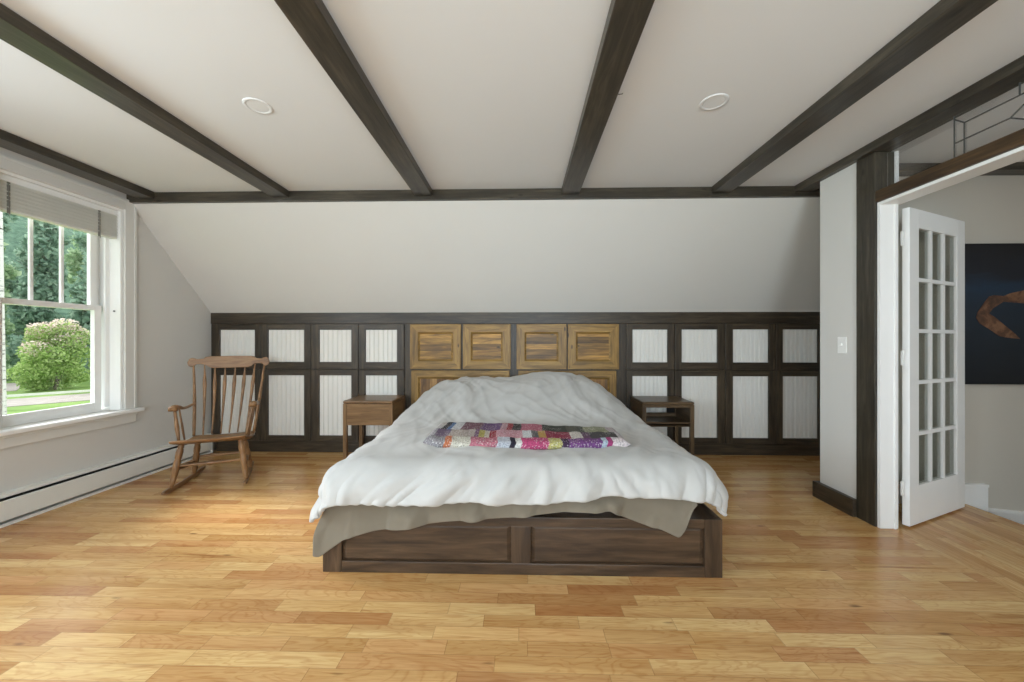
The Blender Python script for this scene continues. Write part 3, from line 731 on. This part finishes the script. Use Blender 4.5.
def quilt():
    nu, nsec = 240, 44
    x0, x1 = X_at(424, 2.2), X_at(627, 2.2)
    yf, yb = 2.145, 2.64
    verts = []; 
    for j in range(nsec):
        for i in range(nu):
            u = i / (nu - 1); x = x0 + (x1 - x0) * u
            a = j / nsec * 2 * math.pi
            hh = .032 + .006 * nz(x * 5, 1.0) + .004 * nz(x * 13, 3)
            end = min(1, math.sqrt(max(0.0, min(u, 1 - u)) / .025 + .02)); hh *= end
            yfl = yf - .03 * math.sin(u * math.pi) + .01 * nz(x * 4, 4) + .07 * sstep(.12, 0, u) * 0
            ybk = yb - .16 * u * sstep(.0, 1, u) + .01 * nz(x * 4, 6)
            if u < .08: yfl += .05 * (1 - u / .08)
            cy, ry = (yfl + ybk) / 2, (ybk - yfl) / 2
            ca, sa = math.cos(a), math.sin(a)
            # superellipse section, a=0 at the front
            y = cy - ry * math.copysign(abs(ca) ** .28, ca); z = hh * math.copysign(abs(sa) ** .75, sa)
            z += (.004 * nz(x * 22, y * 22, 2) + .006 * nz(x * 7, y * 9, 5)) * (1 if sa > -.2 else 0)
            xx = x + .012 * nz(y * 9, sa, 1)
            verts.append((xx, y, z))
    faces = []; cols = []
    for j in range(nsec):
        for i in range(nu - 1):
            j2 = (j + 1) % nsec
            faces.append((j * nu + i, j * nu + i + 1, j2 * nu + i + 1, j2 * nu + i))
            q = 60 + (i + .5) / (nu - 1) * 912
            a = (j + .5) / nsec * 2 * math.pi; ca, sa = math.cos(a), math.sin(a)
            yrel = .5 - .5 * math.copysign(abs(ca) ** .28, ca)
            row = R2 if (sa < 0 or yrel < .16) else (R1 if yrel < .50 else R0)
            c, st_ = pick(row, q)
            m_ = sum(c) / 3; c = tuple(m_ + (q_ - m_) * .64 for q_ in c); cols.append(tuple(z_ * .85 for z_ in lin(*c)[:3]) + (1,))
    faces.append(tuple(j * nu for j in range(nsec))[::-1]); cols.append(lin(170, 165, 170))
    faces.append(tuple(j * nu + nu - 1 for j in range(nsec))); cols.append(lin(206, 190, 196))
    me = bpy.data.meshes.new('folded_quilt'); me.from_pydata(verts, [], faces)
    ca_ = me.color_attributes.new('patch', 'FLOAT_COLOR', 'CORNER')
    for p, c in zip(me.polygons, cols):
        for li in p.loop_indices: ca_.data[li].color = c
    t = NT('patchwork cotton'); at = t.node('ShaderNodeAttribute', attribute_name='patch').outputs['Color']; v = t.coords()
    vo = t.node('ShaderNodeTexVoronoi', {'Vector': v, 'Scale': 85.0}); sp = t.math('LESS_THAN', vo.outputs['Distance'], .34)
    gate = t.math('GREATER_THAN', t.noise(t.mapv(v, (1, 1, 1)), 9, 1), .44)
    w1 = t.mix(t.math('MULTIPLY', t.math('MULTIPLY', sp, gate), .5), at, t.mix(.7, at, (.9, .88, .84, 1)))
    vn = t.noise(v, 120, 2); w2 = t.mix(t.ramp(vn, [(.48, (0, 0, 0, 1)), (.60, (.8, .8, .8, 1))]), w1, t.mix(.6, w1, (.05, .04, .05, 1)))
    t.bump(t.noise(v, 55, 3), .5, .006)
    t.out(w2, .85, .15)
    o = finish('folded_quilt', me, t.m, None, True)
    o.location = (0, 0, DT + .040)
    o.rotation_euler = (0, math.radians(0), 0)
    return tag(o, 'colourful patchwork quilt folded into a strip across the white duvet', 'quilt')
quilt()

# ================================================================== NIGHTSTANDS
def nightstand(x0, x1, drawer, label, rough):
    t = empty('nightstand', ((x0 + x1) / 2, 3.70, 0)); tag(t, label, 'nightstand', 'wooden nightstands beside the bed')
    y0, y1 = 3.50, 3.89; ht_ = .62; lw = .036
    k = 'stand_' if drawer else 'walnut_'
    bm = B(); box(bm, x0, x1, y0 - .004, y1, ht_ - .028, ht_); o = obj('top', bm, M[k + 'x'], t, bevel=.012); o.modifiers['bevel'].segments = 3
    for a in (x0, x1 - lw):
        for b in (y0, y1 - lw):
            bm = B(); box(bm, a, a + lw, b, b + lw, 0, ht_ - .028); obj('leg', bm, M[k + 'z'], t, bevel=.004)
    for a in (x0 + .006, x1 - .024):
        bm = B(); box(bm, a, a + .018, y0 + lw, y1 - lw, .40, ht_ - .028); obj('side_panel', bm, M[k + 'y'], t)
    bm = B(); box(bm, x0 + .004, x1 - .004, y0 + .036 if drawer else y0 + .003, y1 - .004, .395, .415); box(bm, x0 + lw, x1 - lw, y0 + .003, y0 + .02, .385, .43) if not drawer else None
    obj('shelf', bm, M[k + 'x'], t, bevel=.002)
    bm = B(); box(bm, x0 + lw, x1 - lw, y1 - .03, y1 - .012, .415, .45); box(bm, x0 + lw, x1 - lw, y1 - .03, y1 - .012, .55, ht_ - .028); obj('back_rail', bm, M[k + 'x'], t)
    if drawer:
        bm = B(); box(bm, x0 + lw + .002, x1 - lw + .016, y0 + .001, y0 + .02, .385, ht_ - .031); obj('drawer', bm, M[k + 'x'], t, bevel=.003)
    else:
        bm = B(); box(bm, x0 + lw, x1 - lw, y0 + .003, y0 + .02, ht_ - .055, ht_ - .028); obj('front_rail', bm, M[k + 'x'], t, bevel=.002)
        bm = B(); box(bm, x0 + .375, x1 - lw, y1 - .012, y1 - .006, .415, ht_ - .028); obj('shade_strip', bm, M['black'], t)  # black strip added for the unlit inside; the back is really open
nightstand(-1.705, -1.225, True, 'brown wooden nightstand with a plain drawer front, left of the bed', .35)
nightstand(1.140, 1.622, False, 'dark brown open-fronted nightstand with a shelf, right of the bed', .35)

# ================================================================== ROCKING CHAIR
PHI = math.radians(25)
rc = empty('rocking_chair', (-2.53, 2.95, 0), PHI)      # local: +x right, +y towards the back, front legs at y=0
tag(rc, 'old brown wooden rocking chair with spindle back, standing by the window', 'rocking chair')
C = lambda name, bm, ax='z', parent=rc, **k: obj(name, bm, M['chair_' + ax], parent, local=True, smooth=k.pop('smooth', True), **k)
def rocker_z(y): return .016 + .35 * max(0.0, abs(y - .20) - .02) ** 2 * .55
RKF, RKR = .258, .185                                       # half spacing at the front, at the rear
for s in (-1, 1):
    bm = B(); pts = []
    ys_ = [-.11 + i * .0517 for i in range(13)]
    cs = [(s * (RKF + (RKR - RKF) * (y + .11) / .62), y, rocker_z(y)) for y in ys_]
    hw = .012
    top, bot = [], []
    for k, (x, y, z) in enumerate(cs):
        hh = .017 if 0 < k < 12 else .009
        pts.append([(x - hw, y, z - hh), (x + hw, y, z - hh), (x + hw, y, z + hh), (x - hw, y, z + hh)])
    vs = [[bm.verts.new((p[0], p[1], max(p[2], .0005))) for p in r_] for r_ in pts]
    for a, b in zip(vs, vs[1:]):
        for k in range(4): bm.faces.new((a[k], a[(k + 1) % 4], b[(k + 1) % 4], b[k]))
    bm.faces.new(vs[0]); bm.faces.new(vs[-1][::-1])
    C('rocker', bm, 'y', smooth=False, bevel=.006)
def seat_z(y): return .422 - .165 * (y + .08) - .02 * math.sin(max(0, min(1, (y + .05) / .46)) * math.pi) + (.012 * sstep(.30, .44, y))
LEGP = [(0, .013), (.06, .015), (.12, .019), (.2, .0215), (.22, .0185), (.24, .0215), (.45, .024), (.6, .0225), (.63, .019), (.66, .0225), (.8, .0235), (.86, .021), (.88, .018), (.9, .021), (1, .017)]
LEG = {}
for s in (-1, 1):
    for nm, (ax, ay), (bx, by) in (('f', (RKF - .013, .0), (.195, .045)), ('r', (RKF - .053, .34), (.165, .29))):
        a = Vector((s * ax, ay, rocker_z(ay) + .012)); b = Vector((s * bx, by, seat_z(by) - .022)); LEG[(s, nm)] = (a, b)
        bm = B(); turned(bm, a, b, LEGP, 14); C('leg', bm, 'z')
STP = [(0, .008), (.1, .010), (.3, .0125), (.42, .016), (.44, .012), (.47, .018), (.5, .019), (.53, .018), (.56, .012), (.58, .016), (.7, .0125), (.9, .010), (1, .008)]
def str_(a, b): bm = B(); turned(bm, a, b, STP, 10); C('stretcher', bm, 'x')
at = lambda k, t: LEG[k][0].lerp(LEG[k][1], t)
str_(at((-1, 'f'), .48), at((1, 'f'), .48)); str_(at((-1, 'r'), .52), at((1, 'r'), .52))
for s in (-1, 1): str_(at((s, 'f'), .38), at((s, 'r'), .40))
# seat: shaped slab
bm = B(); nx_, ny_ = 18, 14
def seat_xy(i, j):
    y = -.085 + .545 * j / ny_
    hw = .252 - .025 * (j / ny_) ** 2
    if j == 0: hw -= .012
    if j == ny_: hw -= .03
    x = hw * (2 * i / nx_ - 1)
    yy = y + (.02 * (x / hw) ** 2 if j == 0 else 0)
    return x, yy
tv, bv = [], []
for j in range(ny_ + 1):
    tv.append([]); bv.append([])
    for i in range(nx_ + 1):
        x, y = seat_xy(i, j); z = seat_z(y); dish = .012 * (1 - (x / .27) ** 2) * sstep(0, .15, y)
        lip = -.012 * sstep(.02, -.085, y)
        tv[-1].append(bm.verts.new((x, y, z - dish + lip))); bv[-1].append(bm.verts.new((x * .96, y * .96 + .01, z - .034)))
for j in range(ny_):
    for i in range(nx_):
        bm.faces.new((tv[j][i], tv[j][i + 1], tv[j + 1][i + 1], tv[j + 1][i])); bm.faces.new((bv[j][i], bv[j + 1][i], bv[j + 1][i + 1], bv[j][i + 1]))
for i in range(nx_):
    bm.faces.new((tv[0][i], bv[0][i], bv[0][i + 1], tv[0][i + 1])); bm.faces.new((tv[ny_][i], tv[ny_][i + 1], bv[ny_][i + 1], bv[ny_][i]))
for j in range(ny_):
    bm.faces.new((tv[j][0], tv[j + 1][0], bv[j + 1][0], bv[j][0])); bm.faces.new((tv[j][nx_], bv[j][nx_], bv[j + 1][nx_], tv[j + 1][nx_]))
C('seat', bm, 'x', bevel=.008)
# back: crest rail, posts, spindles
def back_pt(x, t):
    """t=0 at the seat, 1 at the crest; x at that height"""
    bow = .03 * (1 - (x / .3) ** 2)
    y = .395 + .155 * t + .02 * math.sin(t * math.pi) + bow * .6
    z = seat_z(.395) - .004 + (.995 - seat_z(.395)) * t
    return Vector((x, y, z))
ax_b = [-.228 + .446 * k / 7 for k in range(8)]; ax_t = [-.275 + .55 * k / 7 for k in range(8)]
for k in range(8):
    pts = []
    for i in range(15):
        t = i / 14; x = ax_b[k] + (ax_t[k] - ax_b[k]) * t; pts.append(back_pt(x, t * .965))
    if k in (0, 7):
        rad = [interp(i / 14, [0, .1, .3, .5, .52, .7, 1], [.011, .012, .013, .0135, .012, .011, .008]) for i in range(15)]
        bm = B(); tube(bm, pts, rad, 12); C('back_post', bm, 'z')
    else:
        rad = [interp(i / 14, [0, .2, .45, .72, .82, .88, 1], [.006, .0075, .0105, .0155, .013, .0065, .0055]) for i in range(15)]
        bm = B(); tube(bm, pts, rad, 10, flat=((0, 1, .1), .55)); C('spindle', bm, 'z')
bm = B()
prof = [(-.318, -.002), (-.315, .018), (-.304, .034), (-.287, .040), (-.268, .036), (-.25, .026), (-.235, .028), (-.205, .030), (-.19, .046), (-.16, .052), (0, .054)]
up = prof + [(-x, z) for x, z in prof[-2::-1]]
lo_ = [(-.318, -.006), (-.314, -.026), (-.303, -.040), (-.287, -.045), (-.270, -.038), (-.258, -.020), (-.22, -.020), (-.19, -.024), (-.165, -.046), (-.14, -.056), (0, -.058)]
lo = lo_ + [(-x, z) for x, z in lo_[-2::-1]]
N_ = 61
xs_ = [-.318 + .636 * i / (N_ - 1) for i in range(N_)]
rows = []
for x in xs_:
    zu = interp(x, [p[0] for p in up], [p[1] for p in up]); zl = interp(x, [p[0] for p in lo], [p[1] for p in lo])
    c = back_pt(x, 1.0); c.z = .995; yb_ = c.y
    q = [(x, yb_ - .011 + .10 * zl, c.z + zl), (x, yb_ + .011 + .10 * zl, c.z + zl), (x, yb_ + .008 + .10 * zu, c.z + zu), (x, yb_ - .010 + .10 * zu, c.z + zu)]
    rows.append([bm.verts.new(p) for p in q])
for a, b in zip(rows, rows[1:]):
    for k in range(4): bm.faces.new((a[k], a[(k + 1) % 4], b[(k + 1) % 4], b[k]))
bm.faces.new(rows[0]); bm.faces.new(rows[-1][::-1])
C('crest_rail', bm, 'x', smooth=False, bevel=.004)
# arms with scrolled ends
for s in (-1, 1):
    pb = back_pt(s * .243, .42)
    path = spline([(pb.x, pb.y, pb.z + .01), (s * .256, .36, .614), (s * .264, .27, .618), (s * .270, .19, .642), (s * .271, .125, .650), (s * .271, .095, .638)], 22)
    rad = [interp(i / 22, [0, .2, .5, .8, .93, 1], [.012, .016, .021, .026, .026, .018]) for i in range(23)]
    bm = B(); tube(bm, path, rad, 14, flat=((0, 0, 1), .62)); tube(bm, [(s * .243, .11, .636), (s * .299, .11, .636)], .019, 14)
    C('arm', bm, 'y')
    bm = B(); turned(bm, (s * .226, .085, seat_z(.085) - .01), (s * .268, .125, .640), [(0, .009), (.15, .011), (.4, .0155), (.6, .0125), (.8, .011), (1, .010)], 12); C('arm_post', bm, 'z')
    for dy in (.12,):
        bm = B(); turned(bm, (s * .222, dy + .07, seat_z(dy + .07) - .01), (s * .268, dy + .09, .634), [(0, .006), (.4, .009), (.7, .007), (1, .006)], 10); C('arm_spindle', bm, 'z')

# ================================================================== PAINTING
pa = empty('painting', (3.95, 2.79, .88)); tag(pa, 'dark blue painting of a crab claw hanging on the hall wall beside the open door', 'painting')
yp = 2.765; x0p = X_at(964.3, yp); z0p = Z_at(990, 382.3, yp); z1p = Z_at(990, 243.3, yp)
t = NT('dark sea paint'); v = t.coords('Object'); c = t.sep(v)
n1 = t.noise(t.mapv(v, (1, 1, 3)), 3.2, 5, .6, .4)
zz = t.math('ADD', c[2], t.math('MULTIPLY', t.math('SUBTRACT', n1, .5), .22))
colr = t.ramp(t.math('DIVIDE', zz, z1p - z0p), [(0, lin(14, 18, 24)), (.3, lin(20, 30, 40)), (.55, lin(24, 38, 52)), (.70, lin(26, 46, 66)), (.78, lin(22, 26, 36)), (1, lin(20, 20, 24))])
t.out(colr, .5, .3); M['sea'] = t.m
bm = B(); box(bm, x0p, x0p + 1.40, yp, 2.799, z0p, z1p); obj('canvas', bm, M['sea'], pa)
t = NT('claw paint'); v = t.coords(); n1 = t.noise(v, 9, 5, .65, .5)
t.out(t.ramp(n1, [(.3, lin(46, 34, 28)), (.48, lin(92, 62, 44)), (.6, lin(128, 92, 66)), (.75, lin(70, 48, 38))]), .5, .3); M['claw'] = t.m
def pw(u, w): return pt_Y(940 + u / 3.786, 220 + w / 3.786, yp - .001)
cl = [(330, 258), (318, 262), (270, 272), (240, 284), (205, 280), (185, 285), (160, 318), (142, 345), (136, 365), (150, 388), (180, 405), (225, 436), (262, 442), (303, 446), (282, 425), (245, 395), (205, 362), (185, 350), (200, 330), (240, 305), (270, 308), (330, 312)]
bm = B(); prism(bm, [pw(*q) for q in cl] , (0, -.0015, 0)); obj('painted_claw', bm, M['claw'], pa)
bm = B(); ctr = Vector((x0p + .98, yp - .001, (z0p + z1p) / 2 + .06))
prism(bm, [ctr + Vector((.30 * math.cos(k / 20 * 2 * math.pi), 0, .17 * math.sin(k / 20 * 2 * math.pi))) for k in range(20)], (0, -.0015, 0))
pp = [pw(328, 259), pw(328, 311)]
prism(bm, [pp[0], pp[1], ctr + Vector((-.22, 0, -.07)), ctr + Vector((-.22, 0, .05))], (0, -.0013, 0)); obj('painted_body', bm, M['claw'], pa)
bm = B(); fr_ = .006
box(bm, x0p - fr_, x0p, yp - .004, 2.799, z0p - fr_, z1p + fr_); box(bm, x0p + 1.40, x0p + 1.40 + fr_, yp - .004, 2.799, z0p - fr_, z1p + fr_)
box(bm, x0p, x0p + 1.4, yp - .004, 2.799, z0p - fr_, z0p); box(bm, x0p, x0p + 1.4, yp - .004, 2.799, z1p, z1p + fr_); obj('edge_frame', bm, M['black'], pa)

# ================================================================== OUTDOORS
GZ = -3.2
t = NT('lawn grass'); v = t.coords(); n1 = t.noise(v, .5, 5); n2 = t.noise(v, 14, 3)
t.out(t.mix(n2, t.ramp(n1, [(.35, lin(96, 128, 62)), (.65, lin(132, 156, 88))]), lin(110, 136, 74)), .9, .1); M['grass'] = t.m
t = NT('pale road'); v = t.coords(); t.out(t.ramp(t.noise(v, 2, 5), [(.3, lin(140, 134, 126)), (.7, lin(160, 154, 146))]), .9, .1); M['road'] = t.m
bm = B(); box(bm, -320, XL - .3, -120, 320, GZ - .3, GZ); tag(obj('ground_lawn', bm, M['grass']), 'green lawn outside the window', 'lawn', None, 'structure')
dirv = Vector((ray(45)[0], ray(45)[1], 0)).normalized(); side = Vector((dirv.y, -dirv.x, 0))       # side points right in view
def out(dist, lat, z=GZ): return dirv * dist * 1.61 + side * lat + Vector((0, 0, z))
bm = B(); prism(bm, [out(26.2, -60, GZ + .002), out(26.2, 60, GZ + .002), out(29.6, 60, GZ + .002), out(29.6, -60, GZ + .002)], (0, 0, .03)); tag(obj('ground_road', bm, M['road']), 'pale road beyond the roadside fence', 'road', None, 'structure')
bm = B(); prism(bm, [out(34.5, -60, GZ + .002), out(34.5, -1.6, GZ + .002), out(41, -1.2, GZ + .002), out(41, -60, GZ + .002)], (0, 0, .04)); tag(obj('ground_verge', bm, M['road']), 'pale gravel verge below the trees', 'gravel', None, 'structure')
# wooded hillside behind
bm = B(); rows = []
for j in range(14):
    rows.append([bm.verts.new(out(76 + j * 4, -150 + i * 8, GZ + 44 * sstep(0, 9, j) + 1.6 * nz(i * .9, j * .9) + (4 * nz(i * .22, 3.0) if j > 4 else 0))) for i in range(38)])
for a, b in zip(rows, rows[1:]):
    for i in range(37): bm.faces.new((a[i], a[i + 1], b[i + 1], b[i]))
t = NT('wooded slope'); v = t.coords(); t.out(t.ramp(t.noise(v, .8, 6, .7), [(.35, lin(76, 100, 84)), (.65, lin(112, 138, 116))]), .95, .05)  # distance haze put into the grey-green
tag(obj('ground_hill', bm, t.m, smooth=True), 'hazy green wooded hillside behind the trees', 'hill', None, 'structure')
# fence
M['fencew'] = paint('weathered white fence', lin(214, 212, 206), .7, .2, .1, 2)
fe = empty('rail_fence', out(25.3, 0)); tag(fe, 'pale rail fence along the road outside the window', 'fence')
bm = B(); prism(bm, [out(25.3, -20, GZ + .86), out(25.3, 20, GZ + .70), out(25.36, 20, GZ + .70), out(25.36, -20, GZ + .86)], (0, 0, .15)); obj('rail', bm, M['fencew'], fe)
for k in range(-4, 5):
    o0 = out(25.2, k * 3.9 - 1.75); bm = B(); box(bm, o0.x - .08, o0.x + .08, o0.y - .08, o0.y + .08, GZ, GZ + 1.02 - .02 * k); obj('post', bm, M['fencew'], fe)
def leaf_mat(name, a, b, c):
    t = NT(name); inf = t.node('ShaderNodeAttribute', attribute_name='tone').outputs['Fac']
    col = t.ramp(inf, [(0, a), (.5, b), (1, c)])
    dif = t.node('ShaderNodeBsdfDiffuse', {0: col}); trl = t.node('ShaderNodeBsdfTranslucent', {0: col}); mx = t.node('ShaderNodeMixShader', {0: .4})
    t.l.new(dif.outputs[0], mx.inputs[1]); t.l.new(trl.outputs[0], mx.inputs[2]); t.l.new(mx.outputs[0], t.n['Material Output'].inputs[0]); return t.m
M['leafd'] = leaf_mat('forest leaves', lin(108, 136, 118), lin(136, 164, 142), lin(174, 198, 174))  # greens paled towards grey, haze put into the leaf colour
M['leafl'] = leaf_mat('fresh leaves', lin(124, 152, 116), lin(154, 180, 138), lin(190, 208, 172))  # lighter trees, paled for haze as well
M['leafb'] = leaf_mat('bush leaves', lin(122, 152, 84), lin(160, 186, 110), lin(198, 214, 152))
M['bloom'] = leaf_mat('pink white blossom', lin(214, 190, 180), lin(232, 214, 204), lin(240, 230, 220))
M['bark'] = wood('grey bark', lin(70, 64, 56), lin(100, 92, 80), lin(126, 116, 102), 2, .9)
t = NT('birch bark'); v = t.coords(); n1 = t.noise(t.mapv(v, (1, 1, 6)), 3, 4); t.out(t.ramp(n1, [(.36, lin(80, 78, 74)), (.42, lin(196, 194, 188)), (1, lin(210, 208, 202))]), .8, .1); M['birch'] = t.m
rng = np.random.default_rng(5)
def foliage(name, blobs, n, size, mat, parent):
    w = np.array([b[3] * b[4] * b[5] for b in blobs]) ** .67; w /= w.sum()
    idx = rng.choice(len(blobs), n, p=w); bb = np.array(blobs)[idx]
    d = rng.normal(size=(n, 3)); d /= np.linalg.norm(d, axis=1)[:, None]
    r = rng.uniform(.35, 1.0, n) ** .5
    c = bb[:, :3] + d * bb[:, 3:6] * r[:, None]
    u = rng.normal(size=(n, 3)); u /= np.linalg.norm(u, axis=1)[:, None]
    q = np.cross(u, rng.normal(size=(n, 3))); q /= np.linalg.norm(q, axis=1)[:, None]
    s = size * rng.uniform(.6, 1.3, n)[:, None]
    vs = np.empty((n, 4, 3)); vs[:, 0] = c - u * s; vs[:, 1] = c + q * s * .55; vs[:, 2] = c + u * s; vs[:, 3] = c - q * s * .55
    me = bpy.data.meshes.new(name); me.from_pydata(vs.reshape(-1, 3).tolist(), [], np.arange(n * 4).reshape(-1, 4).tolist())
    at_ = me.attributes.new('tone', 'FLOAT', 'FACE'); at_.data.foreach_set('value', rng.uniform(0, 1, n).astype('f'))
    return finish(name, me, mat, parent, False)
def tree(name, base, h, wd, mat, label, cat, group, n=2600, leaf=.42, low=.15, trunk='bark', tr=.22):
    e_ = empty(name, base); tag(e_, label, cat, group)
    b = Vector(base); bm = B()
    top = b + Vector((random.uniform(-.5, .5), random.uniform(-.5, .5), h * .85)) if trunk != 'birch' else b + Vector((0, 0, h * .85))
    tube(bm, spline([b, b.lerp(top, .4) + Vector((random.uniform(-.3, .3), random.uniform(-.3, .3), 0)) * (0 if trunk == 'birch' else 1), top], 8), [tr * (1 - .09 * i) for i in range(9)], 8)
    for k in range(3):
        p = b.lerp(top, random.uniform(max(.35, low), max(.8, low + .1))); a = random.uniform(0, 6.28); l = wd * random.uniform(.4, .8)
        tube(bm, [p, p + Vector((math.cos(a) * l * .5, math.sin(a) * l * .5, l * .3)), p + Vector((math.cos(a) * l, math.sin(a) * l, l * .7))], [tr * .35, tr * .22, tr * .1], 6)
    obj('trunk', bm, M[trunk], e_, smooth=True)
    blobs = []
    for k in range(26):
        f = low + (1 - low) * (k + random.random()) / 26; a = random.uniform(0, 6.28); rr = wd * (1 - .45 * f) * random.uniform(.1, .55)
        s_ = wd * random.uniform(.5, .72) * (1 - .3 * f)
        blobs.append((b.x + math.cos(a) * rr, b.y + math.sin(a) * rr, b.z + h * f * .93, s_, s_, s_ * .7))
    foliage('foliage', blobs, n, leaf, mat, e_)
    return e_
k = 0
for dist, n_, hh, sp_, wd_ in ((46, 8, 19, 8.6, 3.3), (54, 8, 26, 9.6, 3.7), (64, 8, 36, 11, 4.3)):
    for i in range(n_):
        lat = (i - n_ / 2 + .5) * sp_ + random.uniform(-.4, .4) + (sp_ / 2 if dist == 54 else 0)
        light = (i * 7 + k) % 3 == 0
        tree('leafy_tree', out(dist + random.uniform(-1, 1), lat), hh * random.uniform(.9, 1.12), wd_, M['leafl' if light else 'leafd'],
             'tall green tree in the wood beyond the road, seen through the window', 'tree', 'trees in the wood outside the window', 6500, .42, .03)
        k += 1
def bush(base, wd, h, mat, label, n, bloom=0):
    e_ = empty('flowering_shrub' if bloom else 'green_shrub', base); tag(e_, label, 'shrub')
    b = Vector(base); bm = B()
    for k in range(7):
        a = random.uniform(0, 6.28); tube(bm, [b, b + Vector((math.cos(a) * wd * .15, math.sin(a) * wd * .15, h * .2)), b + Vector((math.cos(a) * wd * .3, math.sin(a) * wd * .3, h * .35))], [.08, .06, .03], 6)
    obj('stem', bm, M['bark'], e_)
    blobs = []
    for k in range(22):
        a = random.uniform(0, 6.28); rr = wd * random.uniform(.25, .8); f = .04 + .78 * (k + random.random()) / 22; s_ = wd * random.uniform(.34, .5)
        rr *= 1 - .6 * max(0, f - .45); rr = min(rr, wd * 1.05 - s_)
        blobs.append((b.x + math.cos(a) * rr, b.y + math.sin(a) * rr, b.z + h * f, s_, s_, s_ * .8))
    foliage('foliage', blobs, n, .12, mat, e_)
    if bloom:
        bl_ = [(x, y, z + .35, s * .9, s2 * .9, s3 * .8) for x, y, z, s, s2, s3 in blobs if z > b.z + h * .5]
        foliage('blossom', bl_, bloom, .10, M['bloom'], e_)
bush(out(33.5, .6), 2.7, 6.9, M['leafb'], 'big pale green flowering shrub beyond the fence, seen through the window', 14000, 3600)
bush(out(36.5, 5.2), 2.3, 6.4, M['leafb'], 'smaller pink-blossomed shrub right of the big one outside', 6000, 3600)
bush(out(40.5, -6.0), 2.4, 4.2, M['leafl'], 'low green shrub left of the big flowering one outside', 4500)
bq = Vector((ray(-3)[0], ray(-3)[1], 0)) * 9.5 
tree('birch_tree', (bq.x, bq.y, GZ), 13, 2.2, M['leafl'], 'white-barked birch close outside, at the left edge of the window', 'tree', None, 1500, .12, .85, 'birch', .20)
